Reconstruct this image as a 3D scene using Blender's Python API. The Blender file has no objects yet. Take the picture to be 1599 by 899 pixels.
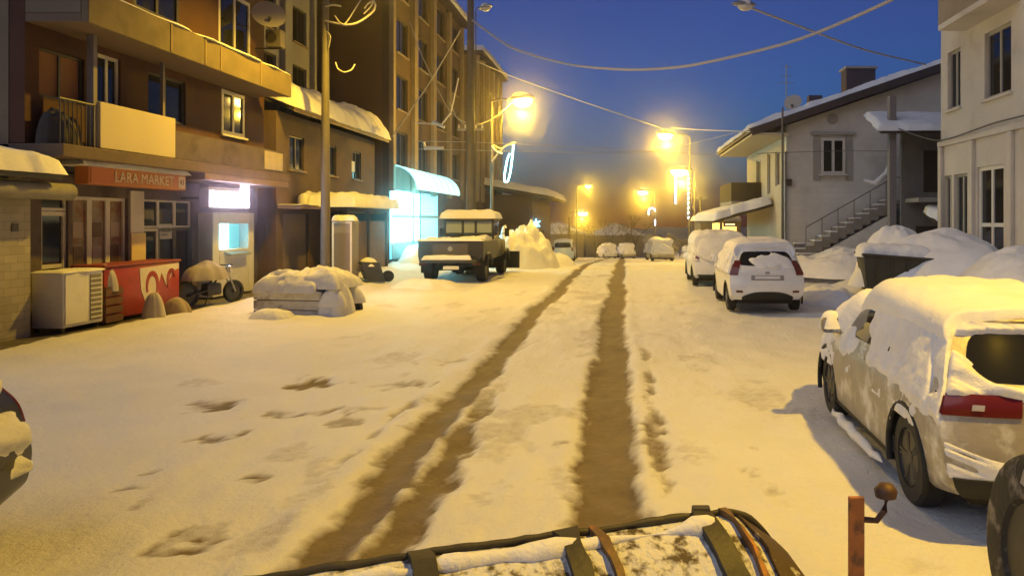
import bpy, bmesh, math, random
import numpy as np
from mathutils import Vector, Matrix
R = math.radians
random.seed(7)
S = bpy.context.scene
COL = S.collection

# ------------------------------------------------------------------ camera
F = 1150.0; CAMH = 2.2; VPX, VPY = 973.0, 345.0
cd = bpy.data.cameras.new('camera'); cam = bpy.data.objects.new('camera', cd); COL.objects.link(cam)
cd.sensor_width = 36.0; cd.lens = F / 1599 * 36.0; cd.clip_end = 2000; cd.clip_start = 0.05
cam.location = (0, 0, CAMH)
cam.rotation_euler = (math.pi / 2, 0, 0)          # level camera looking down the street, framed with lens shift
cd.shift_x = -(VPX - 799.5) / 1599; cd.shift_y = -(449.5 - VPY) / 1599
S.camera = cam
def ray(px, py): return Vector(((px - VPX) / F, 1.0, -(py - VPY) / F))
def atY(px, py, Y):
    d = ray(px, py); k = Y / d.y; return Vector((d.x * k, Y, CAMH + d.z * k))
def atX(px, py, X):
    d = ray(px, py); k = X / d.x; return Vector((X, d.y * k, CAMH + d.z * k))
def slope(y):
    t = max(0.0, y - 31.0)
    return -0.045 * (t - 6 * (1 - math.exp(-t / 6)))
def slope_np(y):
    t = np.maximum(0.0, y - 31.0)
    return -0.045 * (t - 6 * (1 - np.exp(-t / 6)))

# ------------------------------------------------------------------ noise
def _hash(ix, iy, seed):
    h = (ix.astype(np.int64) * 374761393 + iy.astype(np.int64) * 668265263 + seed * 1442695041) & 0xffffffff
    h = ((h ^ (h >> 13)) * 1274126177) & 0xffffffff
    h = h ^ (h >> 16)
    return (h & 0xffff) / 65535.0
def vnoise(x, y, seed=0):
    x = np.asarray(x, float); y = np.asarray(y, float)
    ix = np.floor(x); iy = np.floor(y); fx = x - ix; fy = y - iy
    fx = fx * fx * (3 - 2 * fx); fy = fy * fy * (3 - 2 * fy)
    a = _hash(ix, iy, seed); b = _hash(ix + 1, iy, seed); c = _hash(ix, iy + 1, seed); d = _hash(ix + 1, iy + 1, seed)
    return (a + (b - a) * fx) * (1 - fy) + (c + (d - c) * fx) * fy
def fbm(x, y, seed=0, o=4):
    t = 0; a = 0.5; s = 0
    for k in range(o):
        t = t + a * vnoise(np.asarray(x) * 2 ** k, np.asarray(y) * 2 ** k, seed + k * 17); s += a; a *= 0.5
    return t / s
def sstep(a, b, x):
    t = np.clip((np.asarray(x, float) - a) / (b - a), 0, 1); return t * t * (3 - 2 * t)

# ------------------------------------------------------------------ materials
MATS = {}
def mat(name, col, rough=0.7, metal=0.0, bump=0.0, bscale=8.0, var=0.0, vscale=3.0, emit=None, estr=0.0,
        col2=None, c2scale=2.0, c2lo=0.45, c2hi=0.6, spec=0.5, bricks=None, coat=0.0):
    if name in MATS: return MATS[name]
    m = bpy.data.materials.new(name); m.use_nodes = True; MATS[name] = m
    nt = m.node_tree; b = nt.nodes['Principled BSDF']; L = nt.links.new
    c = (*col, 1)
    b.inputs['Base Color'].default_value = c; b.inputs['Roughness'].default_value = rough
    b.inputs['Metallic'].default_value = metal; b.inputs['Specular IOR Level'].default_value = spec
    b.inputs['Coat Weight'].default_value = coat
    tc = nt.nodes.new('ShaderNodeTexCoord').outputs['Object']
    geo = nt.nodes.new('ShaderNodeNewGeometry').outputs['Position']
    sock = None
    def noise(scale, detail=6, rgh=0.6, src=None):
        n = nt.nodes.new('ShaderNodeTexNoise'); n.inputs['Scale'].default_value = scale
        n.inputs['Detail'].default_value = detail; n.inputs['Roughness'].default_value = rgh
        L(src or geo, n.inputs['Vector']); return n.outputs['Fac']
    def ramp(f, lo, hi):
        r = nt.nodes.new('ShaderNodeMapRange'); r.inputs['From Min'].default_value = lo; r.inputs['From Max'].default_value = hi
        L(f, r.inputs['Value']); return r.outputs['Result']
    def mixc(f, a, bb, mode='MIX'):
        x = nt.nodes.new('ShaderNodeMix'); x.data_type = 'RGBA'; x.blend_type = mode
        if hasattr(f, 'is_output'): L(f, x.inputs[0])
        else: x.inputs[0].default_value = f
        for i, v in ((6, a), (7, bb)):
            if hasattr(v, 'is_output'): L(v, x.inputs[i])
            else: x.inputs[i].default_value = v
        return x.outputs[2]
    if bricks:
        br = nt.nodes.new('ShaderNodeTexBrick'); br.inputs['Scale'].default_value = bricks
        br.inputs['Color1'].default_value = c; br.inputs['Color2'].default_value = (*[v * 0.8 for v in col], 1)
        br.inputs['Mortar'].default_value = (*[min(1, v * 0.6 + .02) for v in col], 1); br.inputs['Mortar Size'].default_value = 0.012
        mp = nt.nodes.new('ShaderNodeVectorMath'); mp.operation = 'MULTIPLY'
        sx = nt.nodes.new('ShaderNodeSeparateXYZ'); cx = nt.nodes.new('ShaderNodeCombineXYZ')
        ad = nt.nodes.new('ShaderNodeMath'); ad.operation = 'ADD'
        L(geo, sx.inputs[0]); L(sx.outputs['X'], ad.inputs[0]); L(sx.outputs['Y'], ad.inputs[1]); L(ad.outputs[0], cx.inputs['X']); L(sx.outputs['Z'], cx.inputs['Y'])
        L(cx.outputs[0], br.inputs['Vector']); sock = br.outputs['Color']
    if col2 is not None:
        sock = mixc(ramp(noise(c2scale), c2lo, c2hi), sock or c, (*col2, 1))
    if var > 0:
        n = noise(vscale)
        lo = (*[1 - var] * 3, 1); hi = (*[1 + var] * 3, 1)
        k = mixc(ramp(n, 0.25, 0.75), lo, hi)
        sock = mixc(1.0, sock or c, k, 'MULTIPLY')
    if sock is not None: L(sock, b.inputs['Base Color'])
    if bump > 0:
        bp = nt.nodes.new('ShaderNodeBump'); bp.inputs['Strength'].default_value = 1.0; bp.inputs['Distance'].default_value = bump
        L(noise(bscale, 8), bp.inputs['Height']); L(bp.outputs['Normal'], b.inputs['Normal'])
    if emit is not None:
        b.inputs['Emission Color'].default_value = (*emit, 1); b.inputs['Emission Strength'].default_value = estr
    return m

SNOW = mat('snow', (.80, .80, .81), .65, bump=.012, bscale=9, var=.06, vscale=2.2, spec=.25)
SNOWC = mat('clumpy_snow', (.78, .78, .79), .7, bump=.02, bscale=14, var=.08, vscale=5, spec=.25)
DIRTYSNOW = mat('grey_snow', (.62, .61, .60), .7, bump=.03, bscale=4, var=.2, vscale=2.5, col2=(.34, .31, .28), c2scale=2.2, c2lo=.56, c2hi=.72)
GLASS = mat('dark_glass', (.015, .016, .018), .06, spec=.6)
BLACK = mat('black_rubber', (.018, .018, .018), .75, bump=.004, bscale=40)
DARKMET = mat('dark_metal', (.06, .058, .055), .5, metal=.4, var=.2, vscale=6)
GALV = mat('galvanised_metal', (.35, .35, .34), .45, metal=.6, var=.15, vscale=5)
CONC = mat('concrete', (.30, .28, .25), .85, bump=.006, bscale=18, var=.2, vscale=3)
WHITEP = mat('white_paint', (.72, .71, .68), .4, var=.08, vscale=4)
CARW = mat('white_car_paint', (.76, .76, .75), .3, var=.05, vscale=3, coat=.4)
CARS = mat('silver_car_paint', (.46, .43, .37), .34, metal=.35, var=.18, vscale=4, col2=(.30, .26, .20), c2scale=3.5, c2lo=.48, c2hi=.66, coat=.3)
CARD = mat('dark_car_paint', (.03, .03, .033), .3, coat=.5)
REDGL = mat('red_lamp_glass', (.12, .014, .010), .2, coat=.4)
CLEARGL = mat('clear_lamp_glass', (.75, .72, .68), .1, metal=.5)
ORANGEP = mat('orange_paint', (.38, .13, .035), .55, bump=.003, bscale=30, var=.25, vscale=9, col2=(.16, .065, .03), c2scale=14, c2lo=.48, c2hi=.6)

# ------------------------------------------------------------------ mesh helpers
def tag(o, label=None, cat=None, group=None, kind=None):
    if label: o['label'] = label
    if cat: o['category'] = cat
    if group: o['group'] = group
    if kind: o['kind'] = kind
    return o
def empty(name, loc=(0, 0, 0), rz=0.0):
    o = bpy.data.objects.new(name, None); COL.objects.link(o); o.location = loc; o.rotation_euler = (0, 0, rz); return o
class MB:
    def __init__(s): s.bm = bmesh.new()
    def quadbox(s, pts, bev=0.0):
        vs = [s.bm.verts.new(p) for p in pts]
        fs = [s.bm.faces.new([vs[i] for i in f]) for f in ((0, 3, 2, 1), (4, 5, 6, 7), (0, 1, 5, 4), (1, 2, 6, 5), (2, 3, 7, 6), (3, 0, 4, 7))]
        if bev > 0:
            es = list({e for f in fs for e in f.edges})
            bmesh.ops.bevel(s.bm, geom=es, offset=bev, segments=2, affect='EDGES', profile=.5)
        return s
    def box(s, x0, x1, y0, y1, z0, z1, bev=0.0):
        return s.quadbox([(x0, y0, z0), (x1, y0, z0), (x1, y1, z0), (x0, y1, z0), (x0, y0, z1), (x1, y0, z1), (x1, y1, z1), (x0, y1, z1)], bev)
    def tube(s, pts, r, n=8, cap=True, r2=None):
        pts = [Vector(p) for p in pts]; rings = []
        for i, p in enumerate(pts):
            a = pts[max(0, i - 1)]; b = pts[min(len(pts) - 1, i + 1)]; d = (b - a).normalized()
            up = Vector((0, 0, 1)) if abs(d.z) < .95 else Vector((1, 0, 0))
            u = d.cross(up).normalized(); v = d.cross(u)
            rr = r if r2 is None else r + (r2 - r) * i / max(1, len(pts) - 1)
            if isinstance(r, (list, tuple)): rr = r[i]
            rings.append([s.bm.verts.new(p + (u * math.cos(2 * math.pi * k / n) + v * math.sin(2 * math.pi * k / n)) * rr) for k in range(n)])
        for A, B in zip(rings, rings[1:]):
            for k in range(n): s.bm.faces.new((A[k], A[(k + 1) % n], B[(k + 1) % n], B[k]))
        if cap: s.bm.faces.new(rings[0][::-1]); s.bm.faces.new(rings[-1])
        return s
    def prism(s, poly, a0, a1, axis='Y'):
        def mk(p, a):
            return {'Y': (p[0], a, p[1]), 'X': (a, p[0], p[1]), 'Z': (p[0], p[1], a)}[axis]
        A = [s.bm.verts.new(mk(p, a0)) for p in poly]; B = [s.bm.verts.new(mk(p, a1)) for p in poly]; n = len(poly)
        s.bm.faces.new(A); s.bm.faces.new(B[::-1])
        for k in range(n): s.bm.faces.new((A[k], B[k], B[(k + 1) % n], A[(k + 1) % n]))
        return s
    def lathe(s, prof, n=24, M=None):
        rings = []
        for r, z in prof:
            ring = []
            for k in range(n):
                p = Vector((r * math.cos(2 * math.pi * k / n), r * math.sin(2 * math.pi * k / n), z))
                ring.append(s.bm.verts.new(M @ p if M else p))
            rings.append(ring)
        for A, B in zip(rings, rings[1:]):
            for k in range(n): s.bm.faces.new((A[k], A[(k + 1) % n], B[(k + 1) % n], B[k]))
        if prof[0][0] > 1e-5: s.bm.faces.new(rings[0][::-1])
        if prof[-1][0] > 1e-5: s.bm.faces.new(rings[-1])
        return s
    def grid(s, P, keep=None):
        nu, nv = P.shape[:2]
        vs = [[s.bm.verts.new(P[i, j]) for j in range(nv)] for i in range(nu)]
        for i in range(nu - 1):
            for j in range(nv - 1):
                if keep is None or keep[i, j]: s.bm.faces.new((vs[i][j], vs[i + 1][j], vs[i + 1][j + 1], vs[i][j + 1]))
        return s
    def build(s, name, m, parent=None, smooth=None, weld=0.0, recalc=True):
        bm = s.bm
        if weld: bmesh.ops.remove_doubles(bm, verts=bm.verts, dist=weld)
        lv = [v for v in bm.verts if not v.link_faces]
        if lv: bmesh.ops.delete(bm, geom=lv, context='VERTS')
        if recalc: bmesh.ops.recalc_face_normals(bm, faces=bm.faces)
        me = bpy.data.meshes.new(name); bm.to_mesh(me); bm.free()
        if smooth is not None:
            for p in me.polygons: p.use_smooth = True
            me.set_sharp_from_angle(angle=R(smooth))
        me.materials.append(m)
        o = bpy.data.objects.new(name, me); COL.objects.link(o)
        if parent: o.parent = parent; o.matrix_parent_inverse = Matrix.Identity(4)
        return o
def build_each(mb, name, m, parent):
    """every separate piece becomes a part of its own"""
    mb.bm.verts.ensure_lookup_table(); seen = set(); out = []
    for v in mb.bm.verts:
        if v in seen: continue
        st = [v]; isl = []; seen.add(v)
        while st:
            q = st.pop(); isl.append(q)
            for e in q.link_edges:
                w = e.other_vert(q)
                if w not in seen: seen.add(w); st.append(w)
        n = MB(); mp = {q: n.bm.verts.new(q.co) for q in isl}
        for f in {f for q in isl for f in q.link_faces}: n.bm.faces.new([mp[q] for q in f.verts])
        out.append(n.build(name, m, parent))
    mb.bm.free(); return out
def snow_slab(x0, x1, y0, y1, z, h, seed=0, n=40, rough=.35, edge=.25, tilt=(0, 0)):
    """a pillow of lying snow, closed below"""
    m = MB()
    u = np.linspace(0, 1, n); v = np.linspace(0, 1, n)
    U, V = np.meshgrid(u, v, indexing='ij')
    X = x0 + (x1 - x0) * U; Y = y0 + (y1 - y0) * V
    ex = np.minimum(U, 1 - U) * (x1 - x0); ey = np.minimum(V, 1 - V) * (y1 - y0)
    e = np.minimum(1, np.minimum(ex, ey) / max(edge, 1e-3))
    prof = np.sqrt(np.clip(1 - (1 - e) ** 2, 0, 1))
    N = .65 * fbm(X * 1.3 + seed, Y * 1.3, seed + 3, 4) + .35 * fbm(X * 4.5 + seed, Y * 4.5, seed + 5, 4)
    T = h * prof * (1 + rough * (N - .5) * 2)
    Xw = X + (fbm(X * 2, Y * 2, seed + 9, 5) - .5) * .3; Yw = Y + (fbm(X * 2, Y * 2, seed + 19, 5) - .5) * .3
    base = z + tilt[0] * (X - x0) + tilt[1] * (Y - y0)
    top = np.stack([Xw, Yw, base + T], -1)
    m.grid(top)
    bot = np.stack([Xw, Yw, base - .002 - 0 * T], -1)
    m.grid(bot)
    return m
def heap(cx, cy, rx, ry, h, seed, z0=0.0, n=44, lump=.5, rot=0.0, power=.9, ls=1.0):
    m = MB()
    ang = np.linspace(0, 2 * np.pi, n * 2 + 1); rad = np.linspace(0, 1, n)
    A, Q = np.meshgrid(ang, rad, indexing='ij')
    wob = 1 + .22 * (fbm(np.cos(A) * 1.5 + 5, np.sin(A) * 1.5 + 5, seed, 3) - .5) * 2
    X = np.cos(A) * Q * rx * wob; Y = np.sin(A) * Q * ry * wob
    N = fbm(X * 1.1 * ls + seed, Y * 1.1 * ls - seed, seed, 5)
    N2 = np.abs(fbm(X * 2.3 * ls + seed, Y * 2.3 * ls, seed + 40, 3) - .5) * 2
    Z = h * np.clip(1 - Q ** 2, 0, 1) ** power * (1 + lump * (N - .5) * 2.2 - lump * .15 * N2) - .12 * Q ** 6
    c, s_ = math.cos(rot), math.sin(rot)
    P = np.stack([cx + X * c - Y * s_, cy + X * s_ + Y * c, z0 + Z], -1)
    m.grid(P)
    return m
def text_mesh(name, body, size, m, parent, M, depth=.01):
    cu = bpy.data.curves.new(name, 'FONT'); cu.body = body; cu.size = size; cu.extrude = depth; cu.align_x = 'CENTER'; cu.align_y = 'CENTER'
    t = bpy.data.objects.new(name, cu); COL.objects.link(t)
    dg = bpy.context.evaluated_depsgraph_get(); me = bpy.data.meshes.new_from_object(t.evaluated_get(dg))
    bpy.data.objects.remove(t); me.name = name; me.materials.clear(); me.materials.append(m); me.transform(M)
    o = bpy.data.objects.new(name, me); COL.objects.link(o)
    if parent: o.parent = parent
    return o

# mapping for facades: f(u, v, w): u along the wall, v up, w out of the wall
def mapX(x, sgn, off=(0, 0, 0)):    # wall plane at x, outward = sgn*X, u = Y
    return lambda u, v, w: (x + sgn * w - off[0], u - off[1], v - off[2])
def mapY(y, off=(0, 0, 0)):         # wall plane at y, outward = -Y, u = X
    return lambda u, v, w: (u - off[0], y - w - off[1], v - off[2])
def mbox(mb, f, u0, u1, v0, v1, w0, w1, bev=0.0):
    mb.quadbox([f(u0, v0, w0), f(u1, v0, w0), f(u1, v0, w1), f(u0, v0, w1), f(u0, v1, w0), f(u1, v1, w0), f(u1, v1, w1), f(u0, v1, w1)], bev)
def wall(name, f, u0, u1, v0, v1, ops, t, m, parent):
    mb = MB(); us = sorted({u0, u1, *[o[0] for o in ops], *[o[1] for o in ops]}); vs = sorted({v0, v1, *[o[2] for o in ops], *[o[3] for o in ops]})
    for a, b in zip(us, us[1:]):
        run = None
        for c, d in zip(vs, vs[1:]):
            mu, mv = (a + b) / 2, (c + d) / 2
            hole = any(o[0] < mu < o[1] and o[2] < mv < o[3] for o in ops)
            if not hole: mbox(mb, f, a, b, c, d, -t, 0)
    return mb.build(name, m, parent)
def window(f, u0, u1, v0, v1, parent, fm, gm=None, nx=2, ny=1, rec=.12, fw=.06, sill=None, name='window', curtain=None):
    gm = gm or GLASS
    fr = MB()
    mbox(fr, f, u0 - .0, u0 + fw, v0, v1, -rec, -rec + .06); mbox(fr, f, u1 - fw, u1, v0, v1, -rec, -rec + .06)
    mbox(fr, f, u0 + fw, u1 - fw, v0, v0 + fw, -rec, -rec + .06); mbox(fr, f, u0 + fw, u1 - fw, v1 - fw, v1, -rec, -rec + .06)
    for k in range(1, nx):
        u = u0 + (u1 - u0) * k / nx; mbox(fr, f, u - fw / 2, u + fw / 2, v0 + fw, v1 - fw, -rec, -rec + .055)
    for k in range(1, ny):
        v = v0 + (v1 - v0) * k / ny; mbox(fr, f, u0 + fw, u1 - fw, v - fw / 2, v + fw / 2, -rec, -rec + .05)
    w = fr.build(name, fm, parent)
    g = MB(); mbox(g, f, u0 + fw * .5, u1 - fw * .5, v0 + fw * .5, v1 - fw * .5, -rec + .01, -rec + .022); g.build('pane', gm, w)
    if sill:
        s_ = MB(); mbox(s_, f, u0 - .08, u1 + .08, v0 - .07, v0 - .003, -rec, .09, .01); s_.build('sill', sill, w)
    return w

# ------------------------------------------------------------------ ground
def bank(x, y):
    b = .75 * sstep(5.0, 8.6, x) * sstep(9, 16, y)
    b = b + .30 * sstep(-7.6, -10.2, x) * sstep(21.5, 25, y)
    return b
def road_height(X, Y):
    z = slope_np(Y)
    und = (fbm(X * .45, Y * .3, 5, 4) - .5) * .16
    fine = (fbm(X * 2.6, Y * 1.9, 11, 5) - .5) * .12
    return z + und * .6 + fine * .8 + bank(X, Y) * (1 + .5 * (fbm(X * .9, Y * .9, 23, 4) - .5) * 2)
def gz(x, y): return float(road_height(np.array([x]), np.array([y]))[0])

def make_road():
    xs = np.concatenate([np.arange(-10.85, -4.6, .11), np.arange(-4.6, 1.6, .045), np.arange(1.6, 14, .12)])
    ys = [1.2]
    while ys[-1] < 170: ys.append(ys[-1] + max(.04, .0125 * ys[-1]))
    ys = np.array(ys)
    X, Y = np.meshgrid(xs, ys, indexing='ij')
    wob = (fbm(X * 0 + 3, Y * .22, 31, 3) - .5) * .22
    edge = (fbm(X * 4.2, Y * 1.6, 37, 4) - .5) + .7 * (fbm(X * 11, Y * 6, 39, 3) - .5) * sstep(25, 12, Y)
    def band(xc, hw, soft, amp=.16): return sstep(hw + soft, hw - soft, np.abs(X - xc - wob + edge * amp * 0) + edge * amp * 1.35)
    far = sstep(140, 90, Y)
    t1 = band(-2.02, .20, .10); t2 = band(-.17, .27, .11)
    t3 = band(-1.66, .14, .09, .22) * sstep(11.5, 7.5, Y) * .85
    t4 = band(.36, .07, .06, .2) * sstep(16, 10, Y) * sstep(.42, .58, fbm(X * 2, Y * .9, 71, 3)) * .7
    t5 = band(-2.55, .05, .07, .25) * sstep(14, 9, Y) * sstep(.45, .6, fbm(X * 2, Y * .7, 73, 3)) * .6
    mid = sstep(.5, .68, fbm(X * 1.7, Y * 1.3, 41, 4)) * sstep(1.3, .7, np.abs(X + 1.05)) * .30
    slush = np.maximum.reduce([t1 * .92, t2, t3, t4, t5, mid]) * far
    # churned dirty spots left of the ruts
    spots = np.zeros_like(X)
    for px, py, a, b, s_ in ((345, 632, .34, .2, .8), (505, 595, .42, .22, .85), (462, 645, .4, .14, .5), (372, 682, .38, .12, .5), (215, 790, .14, .09, .9), (312, 832, .24, .11, 1.0),
                             (196, 766, .12, .07, .6), (270, 862, .3, .06, .5), (580, 640, .5, .12, .45), (545, 662, .5, .1, .35), (398, 747, .16, .07, .5), (330, 630, .2, .1, .5),
                             (1185, 745, .1, .22, .3), (880, 690, .12, .1, .4), (1180, 700, .06, .1, .3), (640, 600, .5, .13, .4), (700, 560, .4, .2, .3), (230, 740, .1, .05, .5)):
        d = ray(px, py); k = -CAMH / d.z; cx, cy = d.x * k, d.y * k
        ca, sa = math.cos(R(12)), math.sin(R(12))
        dx = (X - cx) * ca + (Y - cy) * sa; dy = -(X - cx) * sa + (Y - cy) * ca
        q = np.sqrt((dx / (a * .95)) ** 2 + (dy / (b * 1.6)) ** 2) + edge * 2.2
        spots = np.maximum(spots, sstep(1.25, .45, q) * min(1, s_ * 1.15))
    spots = spots * 1.3 * (.25 + .75 * sstep(.36, .58, fbm(X * 6.5, Y * 4.5, 63, 4)))
    general = sstep(.6, .78, fbm(X * 1.6 + 9, Y * 1.0, 51, 5)) * .26 * sstep(-9.5, -7, X) * sstep(4.5, 2.5, X)
    slush_all = np.clip(np.maximum.reduce([slush, spots * 1.0, general]), 0, 1)
    Z = road_height(X, Y)
    clump = fbm(X * 7, Y * 5, 91, 3) - .5
    nearroad = sstep(1.6, 1.0, np.abs(X + 1.05))
    ridge = (sstep(.14, .0, np.abs(X + 1.84 - wob)) * .05 * sstep(12, 8, Y) + sstep(.2, .0, np.abs(X + 2.42 - wob)) * .035 + sstep(.2, .0, np.abs(X + .56 - wob)) * .03 + sstep(.2, 0, np.abs(X - .24 - wob)) * .03)
    Z = Z - .065 * slush - .04 * spots + ridge * .5 * (1 + clump * 1.5) + (clump * .034 + (fbm(X * 17, Y * 12, 95, 3) - .5) * .028 * sstep(26, 12, Y)) * (1 - .8 * slush) * (.45 + .55 * nearroad) + (fbm(X * 20, Y * 5, 97, 3) - .5) * .02 * slush
    Z = np.where(X < -10.5, Z - .10 * sstep(-10.6, -10.85, X), Z)
    P = np.stack([X, Y, Z], -1)
    nu, nv = X.shape
    idx = np.arange(nu * nv).reshape(nu, nv)
    q = np.stack([idx[:-1, :-1], idx[1:, :-1], idx[1:, 1:], idx[:-1, 1:]], -1).reshape(-1, 4)
    me = bpy.data.meshes.new('road'); me.from_pydata(P.reshape(-1, 3).tolist(), [], q.tolist())
    at = me.attributes.new('slush', 'FLOAT', 'POINT'); at.data.foreach_set('value', slush_all.reshape(-1).astype(np.float32))
    for p in me.polygons: p.use_smooth = True
    m = bpy.data.materials.new('packed_snow'); m.use_nodes = True; nt = m.node_tree; L = nt.links.new; b = nt.nodes['Principled BSDF']
    A = nt.nodes.new('ShaderNodeAttribute'); A.attribute_name = 'slush'
    geo = nt.nodes.new('ShaderNodeNewGeometry').outputs['Position']
    def noise(s, d=6, r=.6):
        n = nt.nodes.new('ShaderNodeTexNoise'); n.inputs['Scale'].default_value = s; n.inputs['Detail'].default_value = d; n.inputs['Roughness'].default_value = r; L(geo, n.inputs['Vector']); return n.outputs['Fac']
    n1 = noise(9, 5); add = nt.nodes.new('ShaderNodeMath'); add.operation = 'MULTIPLY_ADD'; L(n1, add.inputs[0]); add.inputs[1].default_value = .55; add.inputs[2].default_value = -.27
    s2 = nt.nodes.new('ShaderNodeMath'); s2.operation = 'ADD'; L(A.outputs['Fac'], s2.inputs[0]); L(add.outputs[0], s2.inputs[1])
    mr = nt.nodes.new('ShaderNodeMapRange'); mr.inputs['From Min'].default_value = .12; mr.inputs['From Max'].default_value = .78; L(s2.outputs[0], mr.inputs['Value'])
    mx = nt.nodes.new('ShaderNodeMix'); mx.data_type = 'RGBA'; L(mr.outputs[0], mx.inputs[0])
    sn = nt.nodes.new('ShaderNodeMix'); sn.data_type = 'RGBA'; L(noise(.8, 5), sn.inputs[0]); sn.inputs[6].default_value = (.70, .69, .68, 1); sn.inputs[7].default_value = (.84, .84, .84, 1)
    L(sn.outputs[2], mx.inputs[6])
    sl = nt.nodes.new('ShaderNodeMix'); sl.data_type = 'RGBA'; L(noise(5, 6), sl.inputs[0]); sl.inputs[6].default_value = (.09, .066, .038, 1); sl.inputs[7].default_value = (.25, .185, .105, 1)
    L(sl.outputs[2], mx.inputs[7]); L(mx.outputs[2], b.inputs['Base Color'])
    b.inputs['Roughness'].default_value = .6; b.inputs['Specular IOR Level'].default_value = .3
    bp = nt.nodes.new('ShaderNodeBump'); bp.inputs['Distance'].default_value = .035; L(noise(14, 9, .7), bp.inputs['Height']); L(bp.outputs['Normal'], b.inputs['Normal'])
    me.materials.append(m)
    o = bpy.data.objects.new('road', me); COL.objects.link(o); tag(o, 'snow covered street with two brown slushy wheel ruts', kind='structure')
make_road()
def make_ground():
    m = MB(); ys = np.concatenate([np.linspace(-60, 200, 60), np.linspace(230, 700, 12)]); xs = np.linspace(-350, 350, 30)
    X, Y = np.meshgrid(xs, ys, indexing='ij'); Z = slope_np(np.minimum(Y, 190)) - .32
    m.grid(np.stack([X, Y, Z], -1)); o = m.build('ground', SNOW, smooth=60); tag(o, 'flat snow covered ground around the street', kind='structure')
make_ground()
PAVE = mat('wet_pavement', (.10, .085, .07), .45, bump=.01, bscale=6, var=.3, vscale=2, col2=(.3, .28, .26), c2scale=3, c2lo=.58, c2hi=.7)
m = MB(); m.box(-14.5, -10.7, 2, 26, -.3, -.05); o = m.build('pavement', PAVE); tag(o, 'bare dark pavement in front of the shops', kind='structure')
# near foreground patch below the camera
m = MB(); m.grid(np.stack(np.meshgrid(np.linspace(-14, 14, 8), np.linspace(-12, 1.3, 6), indexing='ij') + [np.full((8, 6), -.03)], -1)); o = m.build('snow_field', SNOW); tag(o, 'snow on the street behind', kind='structure')

# ------------------------------------------------------------------ cars
def catmull(P, t):
    n = len(P) - 1; t = np.clip(np.asarray(t, float), 0, n - 1e-9); i = np.floor(t).astype(int); f = (t - i)
    f = f.reshape(f.shape + (1,) * (P.ndim - 1))
    p0 = P[np.maximum(i - 1, 0)]; p1 = P[i]; p2 = P[i + 1]; p3 = P[np.minimum(i + 2, n)]
    tau = .38
    m1 = (p2 - p0) * tau; m2 = (p3 - p1) * tau
    return (2 * f ** 3 - 3 * f ** 2 + 1) * p1 + (f ** 3 - 2 * f ** 2 + f) * m1 + (-2 * f ** 3 + 3 * f ** 2) * p2 + (f ** 3 - f ** 2) * m2
HATCH = [
 [(.72, .06, .30), (.80, .0, .40), (.835, .0, .60), (.83, .06, .80), (.78, .10, .97), (.585, .40, 1.36), (.32, .36, 1.43), (0, .35, 1.45)],
 [(.78, .55, .22), (.845, .55, .30), (.865, .55, .60), (.855, .58, .82), (.80, .62, .99), (.61, .82, 1.41), (.34, .80, 1.475), (0, .80, 1.49)],
 [(.78, 1.6, .20), (.84, 1.6, .28), (.862, 1.6, .60), (.845, 1.6, .82), (.795, 1.6, .97), (.625, 1.62, 1.44), (.35, 1.62, 1.505), (0, 1.62, 1.52)],
 [(.78, 2.3, .20), (.84, 2.3, .28), (.86, 2.3, .60), (.845, 2.35, .81), (.79, 2.45, .955), (.605, 2.22, 1.41), (.34, 2.26, 1.47), (0, 2.28, 1.485)],
 [(.78, 2.9, .20), (.84, 2.95, .28), (.86, 2.95, .60), (.845, 3.0, .80), (.80, 3.05, .92), (.66, 3.02, .955), (.36, 3.10, .985), (0, 3.13, 1.0)],
 [(.76, 3.45, .22), (.82, 3.5, .30), (.845, 3.5, .58), (.80, 3.55, .77), (.72, 3.58, .83), (.56, 3.60, .86), (.3, 3.64, .88), (0, 3.66, .89)],
 [(.62, 3.86, .26), (.70, 3.93, .38), (.71, 3.95, .54), (.67, 3.90, .67), (.6, 3.85, .73), (.45, 3.86, .755), (.25, 3.88, .77), (0, 3.89, .775)]]
ESTATE = [[(x, y * 1.08 if y > .5 else y * .7, z + (.06 if i >= 5 else 0)) for i, (x, y, z) in enumerate(s_)] for s_ in HATCH]
for s_ in ESTATE[:1]:
    s_[5] = (.64, .18, 1.42); s_[6] = (.34, .15, 1.5); s_[7] = (0, .14, 1.52)
ESTATE[1][5] = (.655, .7, 1.47); ESTATE[1][6] = (.36, .68, 1.545); ESTATE[1][7] = (0, .68, 1.56)
SEDAN = [[(x, y * 1.1, z * .96) for (x, y, z) in s_] for s_ in HATCH]
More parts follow.
